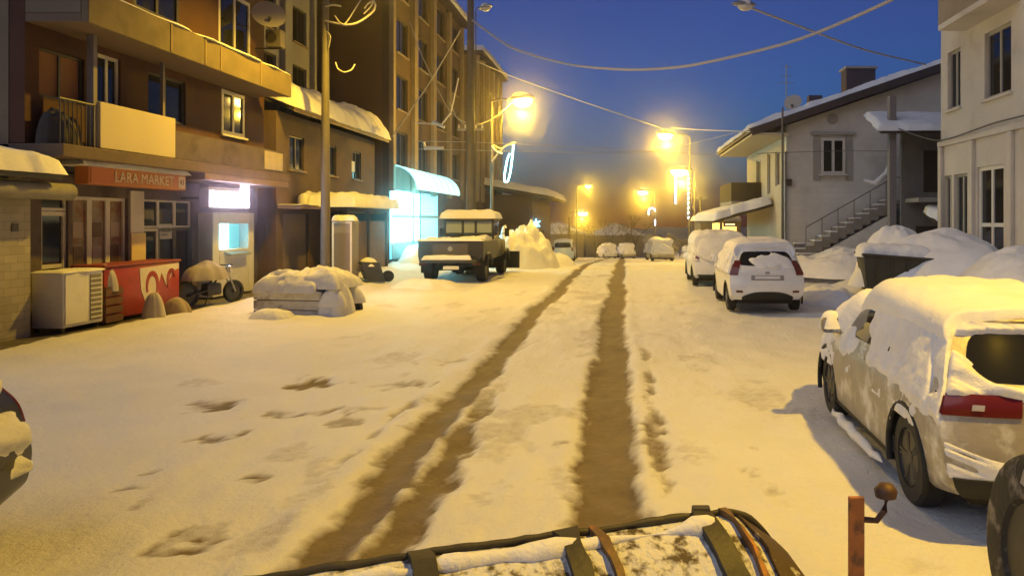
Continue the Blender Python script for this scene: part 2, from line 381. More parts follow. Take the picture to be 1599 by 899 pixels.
class Car:
    def __init__(s, spec, sc, name, label, paint, loc, rz, cat='car', wheel_r=.31, group=None):
        K = np.array(spec, float) * np.array(sc)
        s.L = K[..., 1].max(); K[..., 1] -= s.L / 2
        left = K.copy(); left[..., 0] *= -1
        s.full = np.concatenate([left, K[:, ::-1][:, 1:]], 1)   # 15 pts left-bottom .. right-bottom
        s.sc = sc; s.wr = wheel_r * sc[2]
        s.root = empty(name, loc, rz); tag(s.root, label, cat, group)
        s.paint = paint
        s.wy = (-s.L / 2 + .68 * sc[1], -s.L / 2 + 3.18 * sc[1])
    def Sf(s, t, q):
        t = np.asarray(t, float); q = np.asarray(q, float)
        shp = np.broadcast(t, q).shape; t = np.broadcast_to(t, shp).ravel(); q = np.broadcast_to(q, shp).ravel()
        n = 14; out = np.empty((len(t), 3)); rows = catmull(s.full, t)          # (N,15,3)
        i = np.floor(np.clip(q, 0, n - 1e-9)).astype(int); f = np.clip(q, 0, n) - i
        f = f[:, None]; ar = np.arange(len(t))
        p0 = rows[ar, np.maximum(i - 1, 0)]; p1 = rows[ar, i]; p2 = rows[ar, i + 1]; p3 = rows[ar, np.minimum(i + 2, n)]
        tau = .36; m1 = (p2 - p0) * tau; m2 = (p3 - p1) * tau
        out = (2 * f ** 3 - 3 * f ** 2 + 1) * p1 + (f ** 3 - 2 * f ** 2 + f) * m1 + (-2 * f ** 3 + 3 * f ** 2) * p2 + (f ** 3 - f ** 2) * m2
        return out.reshape(shp + (3,))
    def Rc(s, a, q, end=0):     # rear (or front) cap, a in -1..1, q 0..7
        T = 0. if end == 0 else len(s.full) - 1 - 1e-6
        p = s.Sf(np.full(np.shape(q), T), q); a = np.asarray(a, float)
        w = -p[..., 0]; bul = (.10 if end == 0 else -.14) * (w / .8)
        return np.stack([a * w, p[..., 1] - bul * (1 - np.abs(a) ** 2.6), p[..., 2]], -1)
    def normals(s, P):
        du = np.gradient(P, axis=0); dv = np.gradient(P, axis=1); N = np.cross(du, dv); N /= np.linalg.norm(N, axis=-1, keepdims=True) + 1e-9
        c = np.array([0, 0, .6]); out = P - c; out[..., 1] *= .35
        sg = np.sign((N * out).sum(-1).mean()); return N * sg
    def patch(s, name, m, fn, a0, a1, b0, b1, nu=14, nv=10, off=.006, parent=None, thick=None, back=.02, smooth=50, rounded=0.0, label=None):
        U, V = np.meshgrid(np.linspace(a0, a1, nu), np.linspace(b0, b1, nv), indexing='ij')
        if rounded:
            uu = np.linspace(-1, 1, nu)[:, None]; vv = np.linspace(-1, 1, nv)[None, :]
            k = 1 - rounded * np.abs(uu) ** 4 + 0 * vv; k2 = 1 - rounded * np.abs(vv) ** 4 + 0 * uu
            U = (a0 + a1) / 2 + (U - (a0 + a1) / 2) * k2; V = (b0 + b1) / 2 + (V - (b0 + b1) / 2) * k
        P = fn(U, V); N = s.normals(P)
        mb = MB()
        if thick is None:
            mb.grid(P + N * off); mb.grid(P - N * back)
            top = P + N * off; bot = P - N * back
            for ed in ((np.s_[0, :], 0), (np.s_[-1, :], 0), (np.s_[:, 0], 0), (np.s_[:, -1], 0)):
                mb.grid(np.stack([top[ed[0]], bot[ed[0]]], 0))
            o = mb.build(name, m, parent or s.root, smooth, weld=.0004)
        else:
            T = thick(P, U, V)
            uu = np.linspace(0, 1, nu)[:, None]; vv = np.linspace(0, 1, nv)[None, :]
            e = np.minimum(np.minimum(uu, 1 - uu), np.minimum(vv, 1 - vv)) * 0 + np.minimum(np.minimum(uu, 1 - uu) * nu, np.minimum(vv, 1 - vv) * nv) / 3.0
            T = T * np.sqrt(np.clip(1 - (1 - np.clip(e, 0, 1)) ** 2, 0, 1))
            keep = (np.maximum.reduce([T[:-1, :-1], T[1:, :-1], T[1:, 1:], T[:-1, 1:]]) > .003)
            Q = P + N * (T - .008)[..., None]
            Q[..., 2] += T * .3
            mb.grid(Q, keep); o = mb.build(name, m, parent or s.root, 70)
        if label: o['label'] = label
        return o
    def side(s, sg):   # returns fn over (t, q) with q measured 0..7 from the bottom, on the left(-1)/right(+1)
        return (lambda t, q: s.Sf(t, q)) if sg < 0 else (lambda t, q: s.Sf(t, 14 - q))
    def body(s, nt=90, ns=84):
        t = np.linspace(0, len(s.full) - 1 - 1e-6, nt); q = np.linspace(0, 14, ns)
        T, Q = np.meshgrid(t, q, indexing='ij'); P = s.Sf(T, Q)
        C = (P[:-1, :-1] + P[1:, 1:]) / 2
        keep = np.ones(C.shape[:2], bool); ar = s.wr * 1.17
        for wy in s.wy:
            inside = ((C[..., 1] - wy) ** 2 + (C[..., 2] - s.wr) ** 2 < ar ** 2) & (np.abs(C[..., 0]) > .6 * s.sc[0]) & (C[..., 2] < s.wr + ar)
            keep &= ~inside
        mb = MB(); mb.grid(P, keep)
        for end in (0, 1):
            A, QQ = np.meshgrid(np.linspace(-1, 1, 30), np.linspace(0, 7, (ns + 1) // 2), indexing='ij'); mb.grid(s.Rc(A, QQ, end))
        s.bodyo = mb.build('body', s.paint, s.root, 38, weld=.002)
        # dark floor pan, arches
        x, y, z = s.sc; mb = MB(); mb.box(-.60 * x, .60 * x, -s.L / 2 + .15, s.L / 2 - .15, .2 * z, .62 * z)
        mb.build('underbody', BLACK, s.root)
        for sg in (-1, 1):
            for wy in s.wy:
                xo = float(np.abs(s.Sf(np.array([1.0 if wy < 0 else 4.6]), np.array([2.0]))[0, 0]))
                mb = MB(); pts = [(sg * (xo - .02), wy + math.cos(a) * ar, s.wr + math.sin(a) * ar) for a in np.linspace(-.35, math.pi + .35, 22)]
                mb.tube(pts, .028, 6); mb.build('wheel_arch', BLACK, s.root, 60)
    def wheels(s, rim=None, only=(-1, 1)):
        rim = rim or GALV; r = s.wr; w = .2
        for sg in (-1, 1):
            for wy in s.wy:
                xo = float(np.abs(s.Sf(np.array([1.0 if wy < 0 else 4.6]), np.array([2.0]))[0, 0])) - .035
                M = Matrix.Translation((sg * (xo - w / 2), wy, r)) @ Matrix.Rotation(sg * math.pi / 2, 4, 'Y')
                mb = MB(); mb.lathe([(r * .62, -w / 2), (r * .9, -w / 2), (r, -w / 2 + .03), (r, w / 2 - .03), (r * .93, w / 2 - .004), (r * .64, w / 2), (r * .6, w / 2 - .05), (r * .62, -w / 2)], 36, M)
                wl = mb.build('wheel', BLACK, s.root, 40)
                mb = MB(); mb.lathe([(r * .62, w / 2 - .02), (r * .58, w / 2 - .01), (r * .54, w / 2 - .07), (0.02, w / 2 - .08)], 30, M)
                for k in range(5):
                    a = 2 * math.pi * k / 5 + .3
                    for d in (-.10, .10):
                        p = [Vector((r * .13 * math.cos(a), r * .13 * math.sin(a), w / 2 - .03)), Vector((r * .58 * math.cos(a + d), r * .58 * math.sin(a + d), w / 2 - .02))]
                        mb.tube([M @ v for v in p], .017, 5)
                mb.lathe([(r * .16, w / 2 - .07), (r * .15, w / 2 - .015), (0.004, w / 2 - .012)], 14, M)
                mb.build('rim', rim, wl, 40)
    def glazing(s, rear=True, frac=(1.0, 0)):
        for sg in (-1, 1):
            f = s.side(sg)
            s.patch('side_window', GLASS, f, .95, 1.95, 4.12, 4.86, 16, 8); s.patch('side_window', GLASS, f, 2.06, 3.35, 4.12, 4.84, 16, 8)
        s.patch('windscreen', GLASS, lambda t, q: s.Sf(t, q), 3.12, 3.86, 5.25, 8.75, 12, 18)
        if rear: s.patch('rear_window', GLASS, lambda a, q: s.Rc(a, q), -.86, .86, 4.22, 4.93, 18, 10, rounded=.1)
    def roof_snow(s, h=.1, seed=1, q0=4.75, q1=9.25, t0=.05, t1=3.2, rough=.5):
        th = lambda P, U, V: h * (1 + rough * (fbm(P[..., 0] * 3 + seed, P[..., 1] * 2.2, seed, 4) - .5) * 2)
        return s.patch('roof_snow', SNOW, lambda t, q: s.Sf(t, q), t0, t1, q0, q1, 46, 44, thick=th)
    def hood_snow(s, h=.09, seed=2):
        th = lambda P, U, V: h * (1 + .6 * (fbm(P[..., 0] * 3 + seed, P[..., 1] * 2.2, seed, 4) - .5) * 2)
        return s.patch('bonnet_snow', SNOW, lambda t, q: s.Sf(t, q), 3.25, 5.85, 4.0, 10.0, 30, 34, thick=th)
    def clumps(s, fn, a0, a1, b0, b1, seed, thr=.5, h=.08, nu=60, nv=40, name='clinging_snow', bias=None, sx=4, m=None, soft=.12):
        def th(P, U, V):
            n = fbm(P[..., 1] * sx + P[..., 0] * 2.1 + seed, P[..., 2] * sx + seed + P[..., 0] * 2.4, seed, 4)
            b = 0 if bias is None else bias(P, U, V)
            return np.clip((n + b - thr) / soft, 0, 1) * h * (.45 + 1.1 * n)
        return s.patch(name, m or SNOWC, fn, a0, a1, b0, b1, nu, nv, thick=th)
    def mirror(s, sg, snow=True, shell=None):
        p = s.side(sg)(np.array([3.42]), np.array([4.15]))[0]
        base = Vector(p); c = base + Vector((sg * .15, -.02, .09))
        mb = MB(); mb.tube([base + Vector((-sg * .03, 0, 0)), c + Vector((0, .03, -.06))], .03, 8)
        arm = mb.build('mirror', shell or s.paint, s.root, 60)
        mb = MB(); M = Matrix.Translation(c) @ Matrix.Rotation(R(90), 4, 'X')
        w, h = .115, .085
        ring = lambda k, y: [(c.x + w * k * math.copysign(abs(math.cos(a)) ** .5, math.cos(a)), c.y + y, c.z + h * k * math.copysign(abs(math.sin(a)) ** .5, math.sin(a))) for a in np.linspace(0, 2 * math.pi, 25)[:-1]]
        rs = [[mb.bm.verts.new(v) for v in ring(k, y)] for k, y in ((.8, -.05), (.98, -.055), (1, -.03), (.9, .05), (.45, .1))]
        for A, B in zip(rs, rs[1:]):
            for k in range(24): mb.bm.faces.new((A[k], A[(k + 1) % 24], B[(k + 1) % 24], B[k]))
        mb.bm.faces.new(rs[0]); mb.bm.faces.new(rs[-1][::-1]); mb.build('housing', shell or s.paint, arm, 50)
        mb = MB(); v = [mb.bm.verts.new(q) for q in ring(.84, -.058)]; mb.bm.faces.new(v); mb.build('mirror_glass', mat('mirror_glass', (.5, .5, .5), .03, metal=1), arm)
        if snow:
            mb = heap(c.x, c.y + .0, .13, .085, .07, 5, c.z + h * .93, 12, .4); mb.build('snow_cap', SNOW, arm, 70)

# --- near silver car on the right (rear left quarter seen)
def near_car():
    sc = (1.05, 1.06, 1.03); L = 3.95 * sc[1]
    c = Car(HATCH, sc, 'parked_car', 'large silver car caked with snow, mirror and rear lamp showing, beside the orange post', mat('frosted_silver_paint', (.33, .30, .245), .4, metal=.2, bump=.004, bscale=16, var=.18, vscale=4, col2=(.68, .68, .67), c2scale=3.0, c2lo=.51, c2hi=.66), (3.16, 5.0 + L / 2, .0), R(-2.6), wheel_r=.345)
    c.body(110, 110); c.wheels(DARKMET); c.glazing()
    f = c.side(-1)
    # lamps
    for sg in (-1, 1):
        ff = c.side(sg)
        lamp = c.patch('tail_lamp', REDGL, lambda a, q, sg=sg: c.Rc(a * sg, q), .42, 1.0, 3.25, 4.0, 14, 8, off=.012)
        c.patch('tail_lamp', REDGL, ff, 0.0, .34, 3.3, 3.92, 8, 8, off=.012)
        c.patch('reversing_lens', CLEARGL, lambda a, q, sg=sg: c.Rc(a * sg, q), .70, .79, 3.48, 3.68, 6, 6, off=.02, parent=lamp)
    c.patch('door_handle', CARS, f, 2.2, 2.42, 3.42, 3.62, 8, 5, off=.03)
    c.patch('bumper', BLACK, lambda a, q: c.Rc(a, q), -.96, .96, .0, 1.25, 26, 8, off=.02)
    c.patch('number_plate', WHITEP, lambda a, q: c.Rc(a, q), -.3, .3, 2.2, 2.7, 10, 5, off=.012)
    c.patch('sill_trim', BLACK, f, 1.5, 4.1, .1, .9, 20, 6, off=.02)
    c.roof_snow(.08, 3, 4.6, 9.4, .02, 3.25); c.hood_snow(.16, 4)
    # snow clinging to the flank, belt line and the glass
    c.clumps(f, .5, 4.6, 2.2, 4.95, 11, .49, .034, 170, 90, soft=.25, sx=3.2, bias=lambda P, U, V: .34 * sstep(2.6, 3.7, V) - .12 - .42 * sstep(2.55, 2.75, U) * sstep(3.5, 3.2, U) * sstep(4.25, 4.4, V))
    c.clumps(f, .02, 1.2, 1.6, 4.95, 13, .50, .03, 90, 90, soft=.28, sx=3.0, bias=lambda P, U, V: .36 * sstep(2.3, 3.6, V) - .14)
    c.clumps(f, 3.2, 5.6, 1.9, 4.6, 14, .49, .03, 90, 80, soft=.28, sx=3.0)
    c.clumps(lambda a, q: c.Rc(a, q), -1, 1, 3.75, 5.3, 15, .50, .05, 110, 70, soft=.2, sx=5, bias=lambda P, U, V: .30 * np.clip(np.abs(U) - .62, 0, 1) / .38 + .22 * np.exp(-((V - 4.05) / .16) ** 2) + .45 * sstep(4.78, 4.95, V) - .14)
    c.clumps(lambda a, q: c.Rc(a, q), -1, 1, 1.2, 3.0, 16, .56, .022, 110, 70, soft=.2, sx=7)
    c.mirror(-1)
    mb = MB(); ys_ = np.linspace(-.9, .85, 16); mb.tube([(-.925 - .01 * (k % 3), y_, .16 + .015 * math.sin(k * 1.7)) for k, y_ in enumerate(ys_)], [max(.006, .055 * math.sin(math.pi * k / 15) ** .4 * (.7 + .5 * fbm(np.array([k * .9]), np.array([3.]), 5, 3)[0])) for k in range(16)], 8); mb.build('sill_snow', SNOWC, c.root, 60)
near_car()
# --- white hatchback
def hatch():
    sc = (1.04, 1.0, 1.07); L = 3.95
    c = Car(HATCH, sc, 'parked_car', 'white hatchback seen from behind with its rear window partly cleared of snow', CARW, (3.42, 17.3 + L / 2, .03), R(-1))
    c.body(); c.wheels(); c.glazing()
    for sg in (-1, 1):
        lamp = c.patch('tail_lamp', REDGL, lambda a, q, sg=sg: c.Rc(a * sg, q), .80, 1.0, 3.25, 4.45, 8, 10, off=.014)
        c.patch('tail_lamp', REDGL, c.side(sg), 0., .2, 3.3, 4.3, 6, 8, off=.014)
        c.patch('reflector', REDGL, lambda a, q, sg=sg: c.Rc(a * sg, q), .68, .86, 1.35, 1.55, 8, 4, off=.012)
    c.patch('number_plate', WHITEP, lambda a, q: c.Rc(a, q), -.34, .34, 2.75, 3.15, 10, 5, off=.014)
    c.patch('plate_recess', mat('grey_trim', (.25, .25, .25), .5), lambda a, q: c.Rc(a, q), -.44, .44, 2.62, 3.25, 12, 5, off=.008)
    # dark lower valance with an arched outline
    U, V = np.meshgrid(np.linspace(-.78, .78, 30), np.linspace(0, 1, 10), indexing='ij'); q = V * (1.45 * np.sqrt(np.clip(1 - (np.abs(U) / .80) ** 3.0, .02, 1)))
    P = c.Rc(U, q); P[..., 1] -= .014; mb = MB(); mb.grid(P); mb.build('lower_valance', BLACK, c.root, 60)
    c.patch('badge', GALV, lambda a, q: c.Rc(a, q), -.06, .06, 3.45, 3.7, 8, 6, off=.012)
    mb = MB(); mb.tube([(.0, -1.93, 1.03), (-.3, -1.87, 1.12)], .012, 6); mb.build('wiper', BLACK, c.root)
    c.roof_snow(.10, 6, 4.6, 9.4, -.0, 3.2); c.hood_snow(.12, 7)
    c.clumps(lambda a, q: c.Rc(a, q), -.9, .95, 4.0, 5.0, 21, .50, .05, 60, 40, bias=lambda P, U, V: .55 * np.exp(-(((U - .25) / .5) ** 2 + ((V - 4.45) / .2) ** 2)) - .28 * np.exp(-(((U + .35) / .45) ** 2 + ((V - 4.75) / .2) ** 2)) + .1, sx=3)
    c.clumps(c.side(-1), .2, 4.5, 3.2, 5.0, 22, .42, .06, 80, 40)
    c.clumps(c.side(1), .2, 4.5, 3.2, 5.0, 23, .42, .06, 80, 40)
    c.mirror(-1); c.mirror(1)
hatch()
def estate():
    sc = (1.04, 1.0, 1.06)
    c = Car(ESTATE, sc, 'parked_car', 'white car buried in smooth snow parked ahead of the white hatchback', CARW, (3.25, 24.6 + 2.0, 0), R(-.5))
    c.body(); c.wheels(); c.glazing()
    for sg in (-1, 1): c.patch('tail_lamp', REDGL, lambda a, q, sg=sg: c.Rc(a * sg, q), .84, 1.0, 3.2, 4.3, 6, 8, off=.012)
    c.patch('bumper', BLACK, lambda a, q: c.Rc(a, q), -.92, .92, 0, 1.0, 20, 6, off=.015)
    c.roof_snow(.16, 8, 4.4, 9.6, 0, 3.2); c.hood_snow(.16, 9)
    c.clumps(lambda a, q: c.Rc(a, q), -1, 1, 3.0, 5.4, 24, .30, .1, 50, 40)
    c.clumps(c.side(-1), .1, 4.8, 2.6, 5.0, 25, .36, .1, 80, 40)
    c.mirror(-1)
estate()
def left_car():
    sc = (1.05, 1.06, 1.05)
    c = Car(HATCH, sc, 'parked_car', 'black car with patches of snow cut off by the picture edge, near the shed', CARD, (-4.90, 2.95, 0), R(180 + 1))
    c.body(); c.wheels(); c.glazing()
    for sg in (-1, 1):
        c.patch('headlamp', CLEARGL, lambda a, q, sg=sg: c.Rc(a * sg, q, 1), .6, .98, 2.6, 3.6, 8, 6, off=.012)
        c.patch('tail_lamp', REDGL, lambda a, q, sg=sg: c.Rc(a * sg, q), .78, 1.0, 3.0, 4.2, 8, 8, off=.012)
    c.roof_snow(.08, 12); c.hood_snow(.08, 13)
    for s_ in (-1, 1): c.clumps(c.side(s_), .2, 5.6, 1.4, 5.0, 27 + s_, .56, .09, 90, 50)
left_car()
def far_car(spec, x, y, label, paint, rz, h, thr, seed, sc=(1, 1, 1), cat='car'):
    c = Car(spec, sc, 'parked_car', label, paint, (x, y, slope(y) + .0), R(rz), cat)
    c.body(50, 56); c.wheels(); c.glazing()
    for sg in (-1, 1): c.patch('tail_lamp', REDGL, lambda a, q, sg=sg: c.Rc(a * sg, q), .82, 1.0, 3.2, 4.3, 5, 6, off=.012)
    if h: c.roof_snow(h, seed); c.hood_snow(h, seed + 1)
    if thr < 1:
        c.clumps(c.side(-1), .1, 5.5, 2.0, 5.0, seed + 2, thr, .12, 50, 30); c.clumps(lambda a, q: c.Rc(a, q), -1, 1, 2.0, 5.3, seed + 3, thr, .12, 30, 30)
    return c
far_car(ESTATE, -4.45, 54 + 2, 'pale bluish car standing in the road near the blue light, seen from behind', mat('pale_blue_paint', (.50, .58, .68), .3, coat=.3), 1, .05, 1.2, 31, (.96, 1, 1.05))
far_car(SEDAN, 3.0, 62, 'thickly snowed-up car below the crook-shaped lights at the right kerb', CARS, 8, .3, .25, 41, (1.1, 1, 1.05))
far_car(HATCH, .35, 96, 'smaller snow-buried car at the far end of the street', CARS, 14, .34, .3, 45, (1, 1, 1))
far_car(HATCH, -2.2, 98, 'pale snow-buried car at the far end, left of the other buried one', CARW, 20, .34, .35, 49, (1, 1, 1))
far_car(SEDAN, -6.1, 70, 'dark car parked far off just past the pale one', CARD, 3, .06, 1.2, 53)

# ------------------------------------------------------------------ plough blade in front of the camera
def plough():
    root = empty('plough_blade', (-.55, 2.95, 0)); tag(root, 'rusty curved snow plough blade with ribs, caked in snow, in front of the camera', 'snow plough')
    pa, pb = ray(400, 901), ray(1165, 790); zt_ = .90
    a = Vector((pa.x, pa.y, 0)) * ((zt_ - CAMH) / pa.z); b = Vector((pb.x, pb.y, 0)) * ((zt_ - CAMH) / pb.z); a = a - (b - a) * .55; b = b + (b - a).normalized() * .16
    d = (b - a).normalized(); n = Vector((d.y, -d.x, 0))    # n towards the camera
    Lg = (b - a).length
    def prof(u):   # u 0..1 from the top lip over the hump down to the ground; returns (toward camera, z)
        an = R(88) - u * R(150)
        return (.02 + .46 * math.cos(an), .43 + .47 * math.sin(an))
    RUST = mat('rusty_painted_steel', (.16, .10, .045), .6, metal=.25, bump=.006, bscale=22, var=.3, vscale=8, col2=(.33, .14, .04), c2scale=4, c2lo=.5, c2hi=.62)
    CRUST = mat('snow_crusted_steel', (.70, .69, .66), .75, bump=.02, bscale=26, col2=(.10, .075, .04), c2scale=15, c2lo=.47, c2hi=.60)
    mb = MB(); nu, nv = 120, 30; P = np.zeros((nu, nv, 3))
    for i in range(nu):
        for j in range(nv):
            s_ = i / (nu - 1); w, z = prof(j / (nv - 1)); e = 1.0
            r = max(0, (s_ * Lg - (Lg - .34)) / .34)
            z2 = z - (.26 * r ** 2.4) * (1 - j / nv)
            p = a + d * (s_ * Lg) + n * w; bump = .02 * (fbm(np.array([s_ * 22.]), np.array([j * .5]), 61, 3)[0] - .5)
            P[i, j] = (p.x - root.location.x, p.y - root.location.y, z2 + bump)
    mb.grid(P); bk = P.copy(); bk[..., 0] -= n.x * .02; bk[..., 1] -= n.y * .02; bk[..., 2] -= .015; mb.grid(bk)
    mb.grid(np.stack([P[0], bk[0]], 0)); mb.grid(np.stack([P[-1], bk[-1]], 0))
    mb.build('mouldboard', CRUST, root, 60, weld=.0005)
    def band(s0, wd, m, name, h=.035, ucut=1.0):
        mb = MB(); pts = []
        for sgn in (0, 1):
            row = []
            for j in range(26):
                w, z = prof(j / 25 * ucut); s_ = s0 + sgn * wd / Lg; r = max(0, (s_ * Lg - (Lg - .34)) / .34)
                p = a + d * (s_ * Lg + .10 * (j / 25)) + n * (w + h * math.cos(R(88) - j / 25 * ucut * R(150)))
                jt = float(fbm(np.array([s0 * 40 + sgn * 7.]), np.array([j * .45]), 88, 3)[0] - .5) * .05; p = p + d * jt; row.append((p.x - root.location.x, p.y - root.location.y, z + jt * .25 + h * math.sin(R(88) - j / 25 * ucut * R(150)) - .26 * r ** 2.4 * (1 - j / 25)))
            pts.append(row)
        T = np.array(pts); lowr = []
        B = T.copy()
        for k in range(2):
            for j in range(26):
                an = R(88) - j / 25 * ucut * R(150); B[k, j] -= np.array([n.x * math.cos(an), n.y * math.cos(an), math.sin(an)]) * (h + .01)
        mb.grid(T); mb.grid(B); mb.grid(np.stack([T[0], B[0]], 0)); mb.grid(np.stack([T[1], B[1]], 0)); mb.grid(np.stack([T[:, 0], B[:, 0]], 0)); mb.grid(np.stack([T[:, -1], B[:, -1]], 0))
        return mb.build(name, m, root, 50, weld=.0004)
    DK = mat('dark_steel_rib', (.055, .05, .04), .6, metal=.3, bump=.004, bscale=30, var=.3, vscale=8)
    for s0 in (.50, .675, .86): band(s0, .085, DK, 'rib')
    for s0 in (.722, .905): band(s0, .03, RUST, 'rib', .03)
    band(.93, .16, mat('brown_steel', (.09, .06, .03), .6, metal=.3, bump=.006, bscale=20, col2=(.6, .58, .55), c2scale=9, c2lo=.62, c2hi=.7), 'end_plate', .018)
    mb = MB(); pt = [P[i, 0] + np.array([0, 0, .012]) for i in range(nu)]; mb.tube([tuple(p) for p in pt], [.010 + .012 * float(fbm(np.array([k * .23]), np.array([2.]), 19, 3)[0]) for k in range(nu)], 8); mb.build('top_lip', DK, root, 60)
    mb = MB(); q = P[int(nu * .87), 0]; mb.box(q[0] - .03, q[0] + .05, q[1] - .02, q[1] + .03, q[2], q[2] + .05, .008); mb.build('lug', DK, root)
    # snow lying along the lip
    mb = MB(); rr = []; pts = []
    for i in range(6, int(nu * .9), 2):
        s_ = i / nu; k = fbm(np.array([s_ * 14.]), np.array([0.]), 77, 3)[0]
        pts.append(tuple(P[i, 2] + np.array([0, 0, .0]))); rr.append(max(.004, .055 * (k - .25) * 1.6))
    mb.tube(pts, rr, 8); mb.build('snow_ridge', SNOWC, root, 70)
plough()
def post():
    p = atY(1337, 775, 3.25); x, y, zt = p
    root = empty('marker_post', (x, y, 0)); tag(root, 'orange painted flat steel post with a hooked bracket beside the plough blade', 'post')
    mb = MB(); mb.box(-.034, .034, -.012, .012, -.02, zt, .004); mb.build('bar', ORANGEP, root)
    mb = MB(); mb.tube([(.03, 0, zt - .10), (.09, 0, zt - .105), (.125, 0, zt - .06), (.135, .0, zt - .0)], .014, 8); arm = mb.build('hook', mat('rusty_hook', (.10, .055, .035), .6, metal=.4, var=.3, vscale=12), root, 60)
    mb = MB(); mb.lathe([(0.01, -.03), (.045, -.02), (.05, .01), (.03, .035), (.005, .04)], 14, Matrix.Translation((.13, 0, zt + .02))); mb.build('knob', mat('rusty_hook', (0, 0, 0)), arm, 60)
    mb = MB(); mb.lathe([(.007, -.02), (.016, -.02), (.016, -.008), (.002, -.008)], 8, Matrix.Translation((0, -.012, zt - .11)) @ Matrix.Rotation(R(90), 4, 'X')); mb.build('bolt', DARKMET, root)
post()

# ------------------------------------------------------------------ things built in world coordinates, then given a base point
def start(name, label, cat, group=None):
    o = empty(name); tag(o, label, cat, group); return o
def rebase(root, base):
    base = Vector(base); T = Matrix.Translation(-base); done = set()
    def go(o):
        for c in o.children:
            if c.data and c.data.name not in done: done.add(c.data.name); c.data.transform(T)
            go(c)
    go(root); root.location = base; return root
def copy_tree(o, parent=None):
    c = o.copy(); COL.objects.link(c)
    if parent: c.parent = parent
    for ch in o.children: copy_tree(ch, c)
    return c

TERRA = mat('terracotta_render', (.088, .036, .019), .85, bump=.006, bscale=10, var=.25, vscale=1.2, col2=(.06, .03, .02), c2scale=1.1, c2lo=.5, c2hi=.7)
TERRAL = mat('lit_patch_orange', (.30, .14, .06), .8, var=.12, vscale=3)  # lighter orange pane colour stands for a lit patch of the facade
OCHRE = mat('ochre_plaster', (.165, .125, .07), .85, bump=.006, bscale=9, var=.25, vscale=1.5, col2=(.12, .09, .05), c2scale=1.3, c2lo=.55, c2hi=.7)
CREAM = mat('cream_panel', (.56, .48, .29), .6, var=.04, vscale=1.2)
MAUVE = mat('dark_mauve_plaster', (.12, .092, .09), .85, bump=.006, bscale=12, var=.25, vscale=2, col2=(.06, .045, .04), c2scale=1.4, c2lo=.5, c2hi=.66)
BROWN = mat('brown_render', (.12, .08, .05), .88, bump=.008, bscale=5, var=.25, vscale=.6, col2=(.07, .05, .035), c2scale=.7, c2lo=.5, c2hi=.68)
GREYR = mat('grey_render', (.33, .32, .30), .88, bump=.008, bscale=7, var=.14, vscale=.8)
TAN = mat('tan_plaster', (.27, .215, .15), .85, bump=.006, bscale=9, var=.22, vscale=.9)
TILEW = mat('pale_block_wall', (.42, .38, .29), .8, bump=.004, bscale=20, var=.12, vscale=1.5, bricks=1.6)
FRAMEW = mat('white_window_frame', (.58, .55, .50), .5, var=.08, vscale=4)
FRAMED = mat('dark_window_frame', (.05, .045, .04), .5)
WOODD = mat('dark_wood', (.055, .04, .028), .8, bump=.004, bscale=14, var=.3, vscale=4)
SIDING = mat('pale_siding', (.62, .60, .56), .8, bump=.004, bscale=14, var=.14, vscale=.8, col2=(.46, .44, .40), c2scale=.7, c2lo=.5, c2hi=.72)
SIDINGD = mat('cream_render', (.50, .45, .37), .85, bump=.005, bscale=11, var=.14, vscale=.8)
ORSIGN = mat('orange_sign_board', (.50, .17, .035), .5, var=.12, vscale=3)
LETTER = mat('cream_letters', (.72, .58, .36), .5)
REDP = mat('red_enamel', (.36, .035, .015), .4, var=.15, vscale=4, col2=(.16, .02, .012), c2scale=3, c2lo=.58, c2hi=.72)

